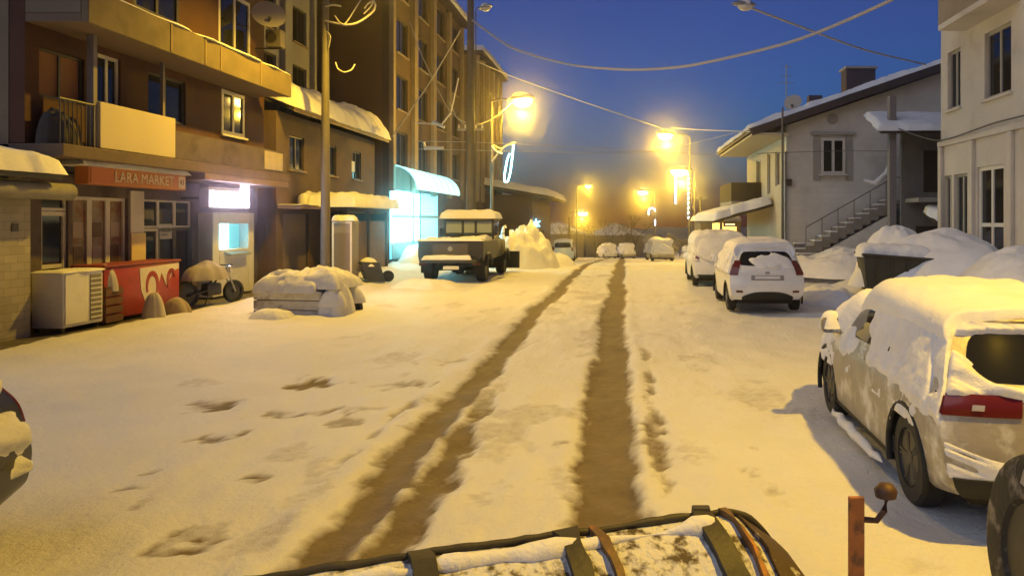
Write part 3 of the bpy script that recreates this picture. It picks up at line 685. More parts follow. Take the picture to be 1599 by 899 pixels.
# ---- left: brown building with the shop
def building_market():
    b = start('apartment_building', 'terracotta apartment block over the market shop, with ochre balcony fascia', 'building')
    f0 = mapX(-12.2, 1); fu = mapX(-11.7, 1)
    ops = [(15.45, 16.2, .05, 2.75), (16.32, 18.12, 1.1, 2.75), (18.7, 20.85, .05, 2.75)]
    wall('wall', f0, 14.4, 24.6, -.3, 3.45, ops, .3, MAUVE, b)
    # shop glazing
    d = window(f0, 15.45, 16.2, .05, 2.4, b, FRAMEW, nx=1, ny=2, fw=.09); window(f0, 15.45, 16.2, 2.42, 2.75, b, FRAMEW, nx=1, fw=.06)
    BLIND = mat('printed_window_film', (.20, .15, .11), .4, col2=(.16, .05, .025), c2scale=2.6, c2lo=.48, c2hi=.6, var=.3, vscale=3)
    for k in range(3):
        w = window(f0, 16.32 + .6 * k, 16.92 + .6 * k, 1.1, 2.75, b, FRAMEW, gm=BLIND, nx=1, fw=.075)
        for j in range(2):   # goods stacked behind the glass
            mb = MB(); u = 16.46 + .6 * k; mbox(mb, f0, u, u + .30, 1.2 + j * .62, 1.62 + j * .55, -.105, -.09, .01)
            mb.build('shelf_goods', [mat('brown_goods', (.10, .05, .03), .6), mat('pale_goods', (.34, .27, .22), .6)][(j + k) % 2], w)
    mb = MB(); mbox(mb, f0, 18.15, 18.66, 1.12, 2.95, .004, .07, .01); mb.build('pilaster', FRAMEW, b)
    mb = MB(); mbox(mb, f0, 18.13, 18.68, .0, 1.9, .072, .10, .01); mb.build('pilaster_panel', mat('yellow_panel', (.62, .47, .20), .5, var=.1), b)
    for k in range(3):
        u = 18.7 + k * .7167; window(f0, u, u + .7167, .05, 2.0, b, FRAMED if k else FRAMEW, nx=1, fw=.07, name='shop_door' if k == 1 else 'window'); window(f0, u, u + .7167, 2.02, 2.75, b, FRAMEW, nx=1, fw=.05)
    mb = MB(); mbox(mb, f0, 19.5, 20.05, 1.72, 2.12, -.09, -.08); pn = mb.build('paper_notice', mat('paper', (.50, .48, .46), .8), b)
    mb = MB()
    for k in range(3): mbox(mb, f0, 19.58, 19.97 - .1 * (k == 2), 1.99 - k * .09, 2.03 - k * .09, -.079, -.076)
    mb.build('printed_lines', mat('print_grey', (.16, .15, .16), .8), pn)
    # slab, upper walls
    mb = MB(); mb.box(-12.5, -10.95, 14.4, 24.2, 3.46, 3.72, .02); mb.build('balcony_slab', mat('slab_brown', (.14, .10, .07), .85, var=.2), b)
    mb = MB(); mb.box(-12.18, -10.9, 19.2, 24.0, 3.28, 3.455, .01); mb.build('awning', mat('awning_brown', (.20, .14, .10), .8, var=.2), b)
    ops = [(14.75, 16.0, 4.7, 5.7), (16.4, 17.15, 3.75, 5.95), (18.15, 19.7, 4.75, 5.9), (21.45, 22.75, 4.75, 6.05), (21.3, 23.1, 7.3, 9.0), (17.6, 19.4, 7.3, 9.0), (14.9, 16.2, 7.3, 9.0), (21.3, 23.1, 10.2, 11.8), (17.6, 19.4, 10.2, 11.8)]
    wall('wall', fu, 14.4, 24.0, 3.73, 13.0, ops, .3, TERRA, b)
    window(fu, 14.75, 16.0, 4.7, 5.7, b, FRAMED, gm=TERRAL, nx=2)
    window(fu, 16.4, 17.15, 3.75, 5.95, b, FRAMEW, nx=2, ny=2, fw=.08, name='balcony_door')
    window(fu, 18.15, 19.7, 4.75, 5.9, b, FRAMED, nx=2, sill=None); window(fu, 21.45, 22.75, 4.75, 6.05, b, FRAMEW, nx=2, fw=.11, sill=FRAMEW, rec=.05)
    for o in ops[4:]: window(fu, *o, b, FRAMEW if o[0] > 20 else FRAMED, nx=2, fw=.1, sill=FRAMEW, rec=.06)
    mb = MB(); mb.box(-24, -12.02, 14.4, 14.7, -.3, 13); mb.build('end_wall', mat('end_wall_grey', (.20, .16, .11), .9, bump=.01, bscale=5, var=.2, vscale=.7), b)
    mb = MB(); mb.box(-24, -12.02, 23.7, 24.0, 3.73, 13.0); mb.build('end_wall', MAUVE, b)
    mb = MB(); mb.box(-24, -11.6, 14.3, 24.1, 13.0, 13.3); mb.build('roof', CONC, b)
    # big fascia balcony
    mb = MB(); mb.box(-11.69, -10.6, 14.4, 23.2, 6.1, 6.26); mb.build('balcony_slab', mat('slab_under', (.17, .12, .08), .85), b)
    mb = MB(); mb.box(-10.6, -10.45, 14.4, 23.2, 6.08, 6.78, .015); fa = mb.build('balcony_fascia', OCHRE, b)
    mb = MB()
    for y in (17.0, 18.4, 19.1, 21.2): mb.box(-10.448, -10.436, y, y + .06, 6.12, 6.75)
    mb.build('joint', mat('ochre_dark', (.25, .18, .09), .9), fa)
    mb = MB(); mb.box(-11.69, -10.61, 14.4, 14.52, 6.27, 6.78); mb.box(-11.69, -10.61, 23.08, 23.2, 6.27, 6.78); build_each(mb, 'balcony_side', mat('end_wall_grey', (0, 0, 0)), b)
    snow_slab(-10.66, -10.42, 14.4, 23.2, 6.78, .05, 3, 30, edge=.1).build('snow_cover', SNOW, b, 70)
    # cream balcony parapet, dark parapets
    mb = MB(); mb.box(-11.08, -11.0, 15.5, 18.1, 3.74, 4.71, .01); mb.build('balcony_panel', CREAM, b)
    mb = MB(); mb.box(-11.1, -11.02, 18.14, 24.1, 3.73, 4.42, .01); mb.build('balcony_parapet', MAUVE, b)
    mb = MB(); mb.box(-11.018, -11.0, 22.6, 23.8, 3.8, 4.36); mb.build('balcony_patch', mat('pale_patch', (.42, .36, .32), .8, var=.15), b)
    mb = MB(); mb.box(-11.4, -11.32, 18.12, 18.2, 3.73, 6.09); mb.box(-11.2, -11.06, 15.38, 15.49, 3.73, 6.09); build_each(mb, 'post', mat('post_grey', (.20, .18, .18), .7), b)
    mb = MB()
    for k in range(9): mb.tube([(-11.05, 14.45 + k * .115, 3.73), (-11.05, 14.45 + k * .115, 4.6)], .012, 6)
    mb.tube([(-11.05, 14.42, 4.61), (-11.05, 15.4, 4.61)], .025, 6); mb.build('railing', FRAMED, b)
    rebase(b, (-12.2, 14.4, 0)); return b
building_market()
# bundles on the balcony
for k, (y, z, r, h, lab) in enumerate(((14.75, 3.73, .32, .75, 'dark bulging sack behind the balcony railing, left of the cream panel'), (15.15, 3.73, .22, .55, 'smaller dark bundle squeezed against the balcony post'))):
    mb = heap(0, 0, r, r, h, 33 + k, 0, 20, .5, power=.5); o = mb.build('covered_bundle', mat('bundle_%s' % ('dark', 'brown')[k], ((.04, .035, .035), (.09, .06, .045))[k], .8, var=.3, vscale=5), smooth=60)
    o.location = (-11.38, y, z); tag(o, lab, 'bundle')

def shop_sign():
    b = start('shop_sign', 'orange shop sign board with cream lettering and snow along its top', 'sign')
    mb = MB(); mb.box(-11.55, -11.25, 15.5, 18.95, 2.98, 3.36, .015); mb.build('board', ORSIGN, b)
    mb = MB(); mb.box(-11.248, -11.235, 15.55, 16.25, 3.02, 3.32); mb.build('panel', mat('deep_orange', (.52, .13, .02), .5), b)
    M = Matrix.Translation((-11.24, 17.35, 3.17)) @ Matrix.Rotation(R(90), 4, 'Z') @ Matrix.Rotation(R(90), 4, 'X')
    text_mesh('lettering', 'LARA MARKET', .33, LETTER, b, M, .008)
    mb = MB(); mb.box(-11.248, -11.235, 18.62, 18.9, 3.02, 3.32); mb.build('panel', LETTER, b)
    text_mesh('lettering', '41', .2, mat('sign_brown', (.25, .09, .03), .6), b, Matrix.Translation((-11.233, 18.76, 3.17)) @ Matrix.Rotation(R(90), 4, 'Z') @ Matrix.Rotation(R(90), 4, 'X'), .006)
    mb = MB(); mb.box(-12.19, -11.56, 15.8, 15.86, 3.2, 3.26); mb.box(-12.19, -11.56, 18.6, 18.66, 3.2, 3.26); build_each(mb, 'bracket', DARKMET, b)
    snow_slab(-11.75, -11.12, 15.15, 18.9, 3.36, .15, 5, 34, edge=.12).build('snow_cover', SNOW, b, 70)
    rebase(b, (-11.4, 17.2, 2.98))
shop_sign()
def lit_sign():
    b = start('lit_sign', 'bright white shop sign box with a pinkish glow above the cyan screen', 'sign')
    mb = MB(); mb.box(-11.5, -11.22, 19.95, 22.1, 2.55, 3.14, .02); mb.build('case', GALV, b)
    mb = MB(); mb.box(-11.218, -11.205, 20.0, 22.06, 2.6, 3.02); mb.build('lit_face', mat('white_sign_light', (.9, .85, .9), .5, emit=(.95, .74, 1.0), estr=34), b)
    mb = MB(); mb.box(-11.218, -11.205, 21.62, 22.06, 3.024, 3.28); mb.build('lit_face', MATS['white_sign_light'], b)
    mb = MB(); mb.box(-12.19, -11.5, 20.3, 20.36, 2.8, 2.86); mb.box(-12.19, -11.5, 21.7, 21.76, 2.8, 2.86); build_each(mb, 'bracket', DARKMET, b)
    rebase(b, (-11.35, 21, 2.55))
lit_sign()
def kiosk():
    b = start('cash_kiosk', 'pale kiosk with a glowing cyan screen under the bright white sign', 'kiosk')
    mb = MB(); mb.box(-12.19, -11.75, 21.1, 21.45, 0, 2.45, .02); mb.box(-12.19, -11.75, 23.1, 23.45, 0, 2.45, .02); mb.box(-12.19, -11.75, 21.46, 23.09, 2.12, 2.45, .02); mb.box(-12.19, -11.75, 21.46, 23.09, 0, 1.36, .02); mb.build('housing', mat('kiosk_white', (.55, .54, .56), .5, var=.1), b)
    mb = MB(); mb.box(-12.1, -12.02, 21.47, 22.45, 1.37, 2.11); mb.build('screen', mat('cyan_screen', (.3, .6, .6), .4, emit=(.28, .9, 1.0), estr=12), b)
    mb = MB(); mb.box(-12.1, -12.03, 22.46, 23.08, 1.37, 2.11); mb.build('screen', mat('cyan_screen_dim', (.2, .45, .5), .4, emit=(.10, .45, .50), estr=1.0), b)
    mb = MB(); mb.quadbox([(-11.75, 21.7, 1.2), (-11.55, 21.7, 1.16), (-11.55, 22.9, 1.16), (-11.75, 22.9, 1.2), (-11.75, 21.7, 1.3), (-11.55, 21.7, 1.22), (-11.55, 22.9, 1.22), (-11.75, 22.9, 1.3)]); mb.build('shelf', GALV, b)
    rebase(b, (-12, 22.2, 0))
kiosk()
def shed():
    b = start('block_shed', 'low pale block shed with a deep snowy roof at the near left', 'shed')
    f = mapX(-11.55, 1); ops = [(11.5, 12.6, .0, 2.2)]
    wall('wall', f, 10.5, 14.35, -.3, 3.0, ops, .25, TILEW, b); window(f, 11.5, 12.6, 0, 2.2, b, FRAMED, gm=WOODD, nx=1, name='door')
    mb = MB(); mb.box(-16, -11.81, 14.1, 14.35, -.3, 3.0); mb.build('end_wall', TILEW, b); mb = MB(); mb.box(-16, -11.81, 10.5, 10.75, -.3, 3.0); mb.build('end_wall', TILEW, b)
    mb = MB(); mb.quadbox([(-16, 10.3, 3.9), (-10.95, 10.3, 3.0), (-10.95, 14.38, 3.0), (-16, 14.38, 3.9), (-16, 10.3, 4.0), (-10.95, 10.3, 3.1), (-10.95, 14.38, 3.1), (-16, 14.38, 4.0)]); mb.build('roof', DARKMET, b)
    snow_slab(-16, -10.85, 10.25, 14.38, 4.0, .34, 8, 46, tilt=(-.175, 0)).build('snow_cover', SNOW, b, 70)
    mb = MB(); mb.tube([(-11.2, 12.2, 2.78), (-11.2, 14.9, 2.78)], .17, 14); mb.build('rolled_awning', mat('awning_grey', (.28, .26, .2), .85, bump=.01, bscale=12, var=.2), b, 60)
    mb = MB(); mb.box(-11.545, -11.53, 13.9, 14.05, 2.0, 2.15); mb.build('meter_box', FRAMED, b)
    rebase(b, (-11.6, 12.4, 0))
shed()
def freezer():
    b = start('appliance', 'white upright appliance with a vented side standing outside the shop', 'appliance')
    mb = MB(); mb.box(-11.75, -11.12, 14.62, 15.75, .06, 1.16, .03); mb.build('body', WHITEP, b, 40)
    mb = MB(); mb.box(-11.70, -11.2, 15.752, 15.765, .16, 1.08); gr = mb.build('vent_panel', mat('vent_grey', (.22, .2, .16), .7, var=.3, vscale=8), b)
    mb = MB(); mb.box(-11.118, -11.10, 14.66, 15.28, .12, 1.12, .01); mb.build('door_panel', WHITEP, b)
    mb = MB(); mb.box(-11.118, -11.105, 15.36, 15.68, .14, 1.08); g = mb.build('vent_grille', MATS['vent_grey'], b)
    mb = MB()
    for k in range(9): mb.box(-11.104, -11.095, 15.36, 15.68, .18 + k * .1, .21 + k * .1)
    mb.build('slat', WHITEP, g)
    for x in (-11.7, -11.2):
        for y in (14.7, 15.66): mb = MB(); mb.box(x - .03, x + .03, y - .03, y + .03, -.03, .06); mb.build('foot', FRAMED, b)
    snow_slab(-11.76, -11.1, 14.6, 15.77, 1.16, .05, 9, 20, edge=.1).build('snow_cover', SNOW, b, 70)
    rebase(b, (-11.4, 15.2, -.03))
freezer()
def red_counter():
    b = start('drinks_cooler', 'long red drinks cooler with a curly white emblem outside the shop', 'cooler')
    mb = MB(); mb.box(-11.9, -11.2, 15.9, 18.6, .05, 1.18, .03); mb.build('body', REDP, b, 40)
    mb = MB(); mb.box(-11.93, -11.17, 15.87, 18.63, 1.183, 1.24, .015); mb.build('lid', mat('lid_red', (.25, .04, .025), .5), b)
    # white emblem: swooping ribbon with red bows
    mb = MB(); f = mapX(-11.2, 1)
    def ribbon(mb, pts, wd, w0, w1):
        n = len(pts)
        for i in range(n - 1):
            (u0, v0), (u1, v1) = pts[i], pts[i + 1]; du, dv = u1 - u0, v1 - v0; l = math.hypot(du, dv) or 1; nu, nv = -dv / l * wd[i] / 2, du / l * wd[i] / 2; mu, mv = -dv / l * wd[i + 1] / 2, du / l * wd[i + 1] / 2
            mb.quadbox([f(u0 - nu, v0 - nv, w0), f(u1 - mu, v1 - mv, w0), f(u1 - mu, v1 - mv, w1), f(u0 - nu, v0 - nv, w1), f(u0 + nu, v0 + nv, w0), f(u1 + mu, v1 + mv, w0), f(u1 + mu, v1 + mv, w1), f(u0 + nu, v0 + nv, w1)])
    poly = [(17.05, 1.10), (18.55, 1.15), (18.55, 1.02), (18.3, .95), (18.05, .62), (17.85, .95), (17.75, .70), (17.72, .3), (17.5, .12), (17.28, .25), (17.1, .6)]
    mb.prism([(u, v) for u, v in poly], -11.198, -11.188, 'X'); em = mb.build('emblem', mat('cooler_white', (.66, .60, .52), .5, var=.1), b)
    mb = MB(); ribbon(mb, [(17.5 + .20 * math.cos(a), .66 + .30 * math.sin(a)) for a in np.linspace(-.9, 3.6, 20)], [.05 + .07 * math.sin(math.pi * k / 19) for k in range(20)], .013, .02); mb.build('bow', REDP, em)
    mb = MB(); ribbon(mb, [(18.25 + .16 * math.cos(a), .72 + .26 * math.sin(a)) for a in np.linspace(.3, 3.8, 16)], [.04 + .08 * math.sin(math.pi * k / 15) for k in range(16)], .013, .02); mb.build('bow', REDP, em)
    rebase(b, (-11.55, 17.2, .0))
red_counter()
for k, (px, py, Y, rx, ry, h, col, lab, nm) in enumerate(((240, 494, 16.75, .26, .22, .62, (.55, .50, .44), 'white peaked plastic sack leaning on the red cooler', 'sack'), (276, 485, 17.6, .34, .25, .40, (.40, .32, .22), 'tan rounded sack beside the white one at the red cooler', 'sack'))):
    p = atY(px, py, Y); mb = heap(0, 0, rx, ry, h, 60 + k, -.03, 24, .35, power=.55 if k else .8)
    o = mb.build(nm, mat('sack_%s' % ('white', 'tan')[k], col, .7, bump=.01, bscale=8, var=.12, vscale=4), smooth=60); o.location = (p.x, p.y, 0); tag(o, lab, 'sack')
mb = heap(0, 0, .26, .2, .42, 70, 0, 24, .5, power=.6); o = mb.build('crumpled_sheet', mat('sheet_grey', (.5, .47, .44), .7, var=.12), smooth=60); o.location = (-11.35, 16.12, 1.242 - .4); tag(o, 'crumpled pale plastic sheet between the white appliance and the red cooler', 'sheet')
o.location.z = .78
# stand it on a small crate
def small_crate():
    b = start('crate', 'brown slatted crate under the crumpled pale sheet', 'crate')
    mb = MB()
    for k in range(4): mb.box(-11.16, -11.13, 15.85, 16.4, -.0 + k * .19, .15 + k * .19); 
    for k in range(4): mb.box(-11.62, -11.59, 15.85, 16.4, -.0 + k * .19, .15 + k * .19)
    for y in (15.84, 16.38):
        for k in range(4): mb.box(-11.588, -11.162, y, y + .025, 0 + k * .19, .15 + k * .19)
    mb.build('slats', mat('crate_wood', (.14, .07, .035), .8, var=.25, vscale=6), b)
    mb = MB(); mb.box(-11.6, -11.15, 15.87, 16.38, .74, .765); mb.build('lid', mat('crate_wood', (0, 0, 0)), b)
    rebase(b, (-11.38, 16.1, -.03))
small_crate()
def motorbike():
    p = atY(330, 462, 19.6); b = empty('motorbike', (p.x, p.y, -.03), R(68)); tag(b, 'dark motorbike under a pale rumpled cover by the lit kiosk', 'motorbike')
    # local: x forward
    for x in (-.68, .68):
        M = Matrix.Translation((x, 0, .31)) @ Matrix.Rotation(R(90), 4, 'X')
        mb = MB(); mb.lathe([(.22, -.05), (.29, -.055), (.31, -.03), (.31, .03), (.29, .055), (.22, .05), (.22, -.05)], 28, M); w = mb.build('wheel', BLACK, b, 40)
        mb = MB(); mb.lathe([(.225, -.02), (.2, -.02), (.2, .02), (.225, .02)], 24, M); mb.lathe([(.05, -.06), (.05, .06)], 12, M)
        for k in range(8): a = k * math.pi / 4; mb.tube([M @ Vector((.04 * math.cos(a), .04 * math.sin(a), 0)), M @ Vector((.21 * math.cos(a), .21 * math.sin(a), 0))], .008, 5)
        mb.build('rim', DARKMET, w, 40)
    mb = MB(); mb.tube([(-.68, .1, .31), (-.1, .1, .42), (.2, .06, .8), (.42, 0, .9)], .03, 8); mb.tube([(-.68, -.1, .31), (-.1, -.1, .42), (.2, -.06, .8)], .03, 8); mb.build('frame', DARKMET, b, 50)
    mb = MB(); mb.box(-.22, .22, -.14, .14, .26, .58, .05); mb.build('engine', DARKMET, b, 40)
    for s_ in (-.07, .07): mb = MB(); mb.tube([(.68, s_, .31), (.5, s_, .72), (.4, s_, 1.0)], .024, 8); mb.build('fork', GALV, b, 50)
    mb = MB(); mb.tube([(.33, -.36, 1.06), (.4, -.2, 1.04), (.4, .2, 1.04), (.33, .36, 1.06)], .018, 8); mb.build('handlebar', BLACK, b, 50)
    mb = MB(); mb.lathe([(.02, -.06), (.09, -.02), (.1, .04), (.02, .05)], 16, Matrix.Translation((.52, 0, .92)) @ Matrix.Rotation(R(90), 4, 'Y')); mb.build('headlamp', CLEARGL, b, 40)
    mb = MB(); mb.box(-.62, .1, -.14, .14, .72, .82, .04); mb.build('saddle', BLACK, b, 40)
    mb = heap(-.15, 0, .62, .4, .38, 5, .80, 30, .6, power=.6); mb.build('cover', mat('cover_pale', (.34, .31, .30), .8, bump=.02, bscale=7, var=.2, vscale=3), b, 60)
    mb = MB(); mb.tube([(0, .1, .3), (.02, .26, 0)], .012, 6); mb.build('kickstand', DARKMET, b)
motorbike()

# ---- low two-storey building, canopy, fridge
def low_building():
    b = start('shop_house', 'two-storey brown shop house with a thick bulging snow roof behind the pole', 'building')
    f = mapX(-11.6, 1)
    ops = [(25.1, 27.2, -.1, 2.5), (28.2, 30.2, .1, 2.6), (31, 33.4, .1, 2.6), (25.6, 26.8, 4.0, 5.2), (28.6, 29.8, 4.0, 5.2), (31.6, 32.6, 4.0, 5.2)]
    wall('wall', f, 24.62, 34.4, -.3, 5.9, ops, .3, BROWN, b)
    SHUT = mat('roller_shutter', (.24, .19, .17), .6, metal=.2, var=.15, vscale=2)
    w = window(f, 25.1, 27.2, -.1, 2.5, b, FRAMED, gm=SHUT, nx=1, name='roller_shutter')
    mb = MB()
    for k in range(20): mbox(mb, f, 25.16, 27.14, -.02 + k * .12, .03 + k * .12, -.108, -.09)
    mb.build('slats', SHUT, w)
    for o in ops[1:3]: window(f, *o, b, FRAMED, nx=2, ny=1)
    for o in ops[3:]: window(f, *o, b, FRAMED, nx=2, sill=TAN)
    mb = MB(); mbox(mb, f, 31.4, 31.75, 4.3, 4.75, .004, .03); mb.build('wall_plaque', FRAMEW, b)
    mb = MB(); mb.box(-11.58, -10.8, 24.7, 26.6, 2.62, 2.74); mb.build('awning', mat('pink_awning', (.26, .18, .18), .8, var=.2, vscale=3), b)
    snow_slab(-11.6, -10.8, 24.65, 26.7, 2.74, .03, 4, 24).build('awning_snow', SNOW, b, 70)
    mb = MB(); mb.quadbox([(-18, 24.6, 8.3), (-11.0, 24.6, 5.9), (-11.0, 34.5, 5.9), (-18, 34.5, 8.3), (-18, 24.6, 8.42), (-11.0, 24.6, 6.02), (-11.0, 34.5, 6.02), (-18, 34.5, 8.42)]); mb.build('roof', WOODD, b)
    mb = MB(); mb.box(-10.998, -10.96, 24.6, 34.5, 5.86, 6.12); mb.build('gutter', mat('ochre_board', (.46, .34, .15), .7, var=.2), b)
    sl = snow_slab(-18, -10.75, 24.5, 34.4, 8.43, .75, 6, 60, rough=.6, edge=.8, tilt=(-.343, 0)); sl.build('roof_snow', SNOW, b, 70)
    mb = MB(); mb.box(-18, -11.91, 24.62, 24.9, -.3, 5.9); mb.build('end_wall', BROWN, b); mb = MB(); mb.box(-18, -11.91, 34.1, 34.4, -.5, 5.9); mb.build('end_wall', BROWN, b)
    rebase(b, (-11.8, 29.4, 0))
low_building()
def canopy():
    b = start('lean_to_canopy', 'timber lean-to with a drooping slab of snow on its roof, by the ice fridge', 'canopy')
    mb = MB(); mb.box(-11.58, -9.95, 26.6, 31.3, 2.58, 2.72); mb.build('roof', WOODD, b)
    for y in (26.75, 29.0, 31.2): mb = MB(); mb.box(-10.1, -9.98, y - .06, y + .06, -.1, 2.58); mb.build('post', WOODD, b)
    mb = MB(); mb.box(-10.12, -10.06, 28.0, 31.1, .2, 2.2); mb.build('side_panel', mat('panel_brown', (.15, .10, .08), .8, var=.2), b)
    mb = MB(); mb.box(-11.58, -10.0, 31.15, 31.25, .1, 2.5); mb.build('end_panel', WOODD, b)
    snow_slab(-11.7, -9.55, 26.2, 31.6, 2.70, .46, 7, 60, rough=.8, edge=.3).build('snow_cover', SNOW, b, 70)
    rebase(b, (-10.7, 26.6, 0))
canopy()
def ice_fridge():
    p = atY(536, 430, 24.6); z = gz(p.x, 24.6)
    b = start('fridge', 'tall narrow grey fridge with pale edges under the snowy canopy', 'fridge')
    x = p.x; mb = MB(); mb.box(x - .34, x + .34, 24.5, 25.1, z - .05, z + 1.95, .02); mb.build('body', mat('fridge_grey', (.30, .27, .25), .5, var=.12), b)
    mb = MB(); mb.box(x - .33, x - .27, 24.47, 24.498, z, z + 1.92); mb.box(x + .27, x + .33, 24.47, 24.498, z, z + 1.92); mb.box(x - .269, x + .269, 24.47, 24.498, z + 1.86, z + 1.92); mb.build('frame', WHITEP, b)
    mb = MB(); mb.box(x - .265, x + .265, 24.48, 24.497, z + .1, z + 1.55); mb.build('door', mat('fridge_door', (.22, .19, .18), .3), b)
    snow_slab(x - .38, x + .38, 24.45, 25.1, z + 1.95, .2, 3, 18, edge=.15).build('snow_cover', SNOW, b, 70)
    rebase(b, (x, 24.8, z))
ice_fridge()
def tipped_barrow():
    p = atY(585, 425, 25.5); z = gz(p.x, p.y)
    b = empty('wheelbarrow', (p.x, p.y, z + .0), R(30)); tag(b, 'dark tipped barrow dusted with snow below the canopy', 'wheelbarrow')
    mb = MB(); mb.quadbox([(-.3, -.3, .1), (.3, -.3, .0), (.3, .3, .0), (-.3, .3, .1), (-.55, -.42, .75), (.1, -.42, .7), (.1, .42, .7), (-.55, .42, .75)], .02); mb.build('tray', DARKMET, b)
    M = Matrix.Translation((.45, 0, .2)) @ Matrix.Rotation(R(90), 4, 'X'); mb = MB(); mb.lathe([(.1, -.05), (.2, -.05), (.2, .05), (.1, .05)], 20, M); mb.build('wheel', BLACK, b, 40)
    for s_ in (-.25, .25): mb = MB(); mb.tube([(.45, s_ * .3, .2), (-.1, s_, .35), (-.9, s_ * 1.3, .55)], .02, 6); mb.build('handle', WOODD, b)
    heap(-.22, 0, .34, .42, .16, 4, .70, 16, .5).build('snow_cover', SNOW, b, 70)
tipped_barrow()
def cart():
    p = atY(462, 492, 17.6); x = p.x; b = empty('cart', (x, 18.0, -.26), R(-9)); tag(b, 'low grey box cart heaped with yellow-lit snow near the pole', 'cart')
    G = mat('weathered_boards', (.30, .27, .22), .8, bump=.008, bscale=10, var=.2, vscale=3, col2=(.62, .61, .6), c2scale=2.5, c2lo=.36, c2hi=.52)
    mb = MB()
    for k in range(3): mb.box(-.98, .78, -.5, -.45, .12 + k * .23, .33 + k * .23, .01)
    mb.build('side_board', G, b)
    mb = MB()
    for k in range(3): mb.box(-.98, .78, .62, .67, .12 + k * .23, .33 + k * .23, .01)
    mb.build('side_board', G, b)
    for xx in (-.98, .73):
        mb = MB()
        for k in range(3): mb.box(xx, xx + .05, -.449, .62, .12 + k * .23, .33 + k * .23, .01)
        mb.build('end_board', G, b)
    mb = MB(); mb.box(-.92, .72, -.44, .61, .1, .62); mb.build('bed', WOODD, b)
    for yy in (-.36, .52):
        M = Matrix.Translation((.95, yy, .3)) @ Matrix.Rotation(R(90), 4, 'X'); mb = MB(); mb.lathe([(.16, -.07), (.3, -.07), (.3, .07), (.16, .07), (.16, -.07)], 24, M); mb.build('wheel', BLACK, b, 40)
        mb = heap(.98, yy, .34, .22, .3, 9, .55, 16, .5); mb.build('mudguard_snow', SNOW, b, 70)
    mb = MB(); mb.tube([(.78, 0.08, .3), (1.0, .08, .3)], .04, 6); mb.build('axle', DARKMET, b)
    snow_slab(-1.02, .55, -.58, .72, .74, .42, 11, 44, edge=.35, rough=.6).build('snow_load', SNOWC, b, 70)
    snow_slab(-.45, 1.12, -.45, .78, .84, .46, 12, 44, edge=.5, rough=.7).build('snow_load', SNOWC, b, 70)
    heap(.98, -.1, .40, .55, .62, 13, .2, 24, .5, power=.6).build('snow_load', SNOWC, b, 70)
cart()

# ---- tall buildings on the left
def tall_block(name, label, x, y0, y1, z1, bays, floors, face, side, mull, snow_eave=True, z0=-1.5, back=-24):
    b = start(name, label, 'building'); f = mapX(x, 1); fh = (z1 - 4.2) / floors; ops = []; wp = (y1 - y0) / bays
    for i in range(bays):
        for k in range(floors): ops.append((y0 + wp * (i + .30), y0 + wp * (i + .78), 4.6 + fh * k + .3, 4.6 + fh * k + fh * .72))
    wall('wall', f, y0, y1, z0, z1, ops, .3, face, b)
    for o in ops: window(f, *o, b, FRAMED, nx=2, fw=.07, sill=TAN, rec=.15)
    for i in range(bays + 1):
        u = y0 + wp * i; a0 = max(y0, u - .28); mb = MB(); mbox(mb, f, a0, min(y1, u + .34), 3.6, z1 - .05, .004, .22, .01); mb.build('pilaster', mull, b)
    mb = MB(); mb.box(back, x - .31, y0, y0 + .3, z0, z1); mb.build('end_wall', side, b)
    mb = MB(); mb.box(back, x - .31, y1 - .3, y1, z0, z1); mb.build('end_wall', side, b)
    mb = MB(); mb.box(back, x + .55, y0 - .3, y1 + .3, z1 + .003, z1 + .22); mb.build('roof', WOODD, b)
    if snow_eave: snow_slab(x - 3, x + .75, y0 - .4, y1 + .4, z1 + .22, .4, 5, 40).build('roof_snow', SNOW, b, 70)
    return b
b = tall_block('apartment_tower', 'tall brown apartment block with pale pilasters above the cyan shop', -11.0, 34.6, 50, 15.3, 4, 4, BROWN, mat('end_brown', (.17, .105, .05), .9, bump=.01, bscale=4, var=.18, vscale=.5), TAN)
# shop front of this block: cyan lit window under an arched awning with its glow painted in
CY = mat('cyan_shop_light', (.3, .6, .65), .4, emit=(.30, .92, 1.0), estr=20); CYD = mat('cyan_shop_dim', (.2, .5, .55), .4, emit=(.14, .56, .68), estr=2.6)
f = mapX(-11.0, 1)
mb = MB(); mbox(mb, f, 34.7, 43.6, .4, 3.7, .005, .02); w = mb.build('shop_window', CYD, b)
for a, c in ((34.8, 36.2), (36.35, 38.3), (38.5, 39.6)): mb = MB(); mbox(mb, f, a, c, 1.2, 3.65, .021, .03); mb.build('lit_pane', CY, w)
for a in (38.35, 39.65): mb = MB(); mbox(mb, f, a, a + .14, .4, 3.7, .031, .08); mb.build('mullion', FRAMED, w)
mb = MB(); mbox(mb, f, 34.7, 43.6, 2.35, 2.5, .081, .1); mbox(mb, f, 34.7, 43.6, .4, 1.1, .0825, .11); mb.build('transom', mat('counter_blue', (.2, .3, .33), .6), w)
mb = MB(); U, V = np.meshgrid(np.linspace(34.7, 43.8, 24), np.linspace(0, 1, 12), indexing='ij'); an = V * math.pi / 2
PP = np.stack([-11.0 + 1.3 * np.sin(an), U, 3.72 + 1.15 * np.cos(an)], -1); mb.grid(PP); mb.grid(PP * 1.0 - np.array([0.03, 0, .03])); mb.build('arched_awning', mat('awning_glow', (.45, .7, .72), .6, emit=(.34, .80, .85), estr=1.5), b, 60)  # shop light from below is given to the awning as emission
mb = MB()
for u in np.linspace(34.7, 43.8, 8): mb.tube([(-11.0 + 1.32 * math.sin(a), u, 3.72 + 1.17 * math.cos(a)) for a in np.linspace(0, math.pi / 2, 8)], .012, 6)
mb.build('awning_frame', GALV, b, 60)
rebase(b, (-11, 34.6, 0))
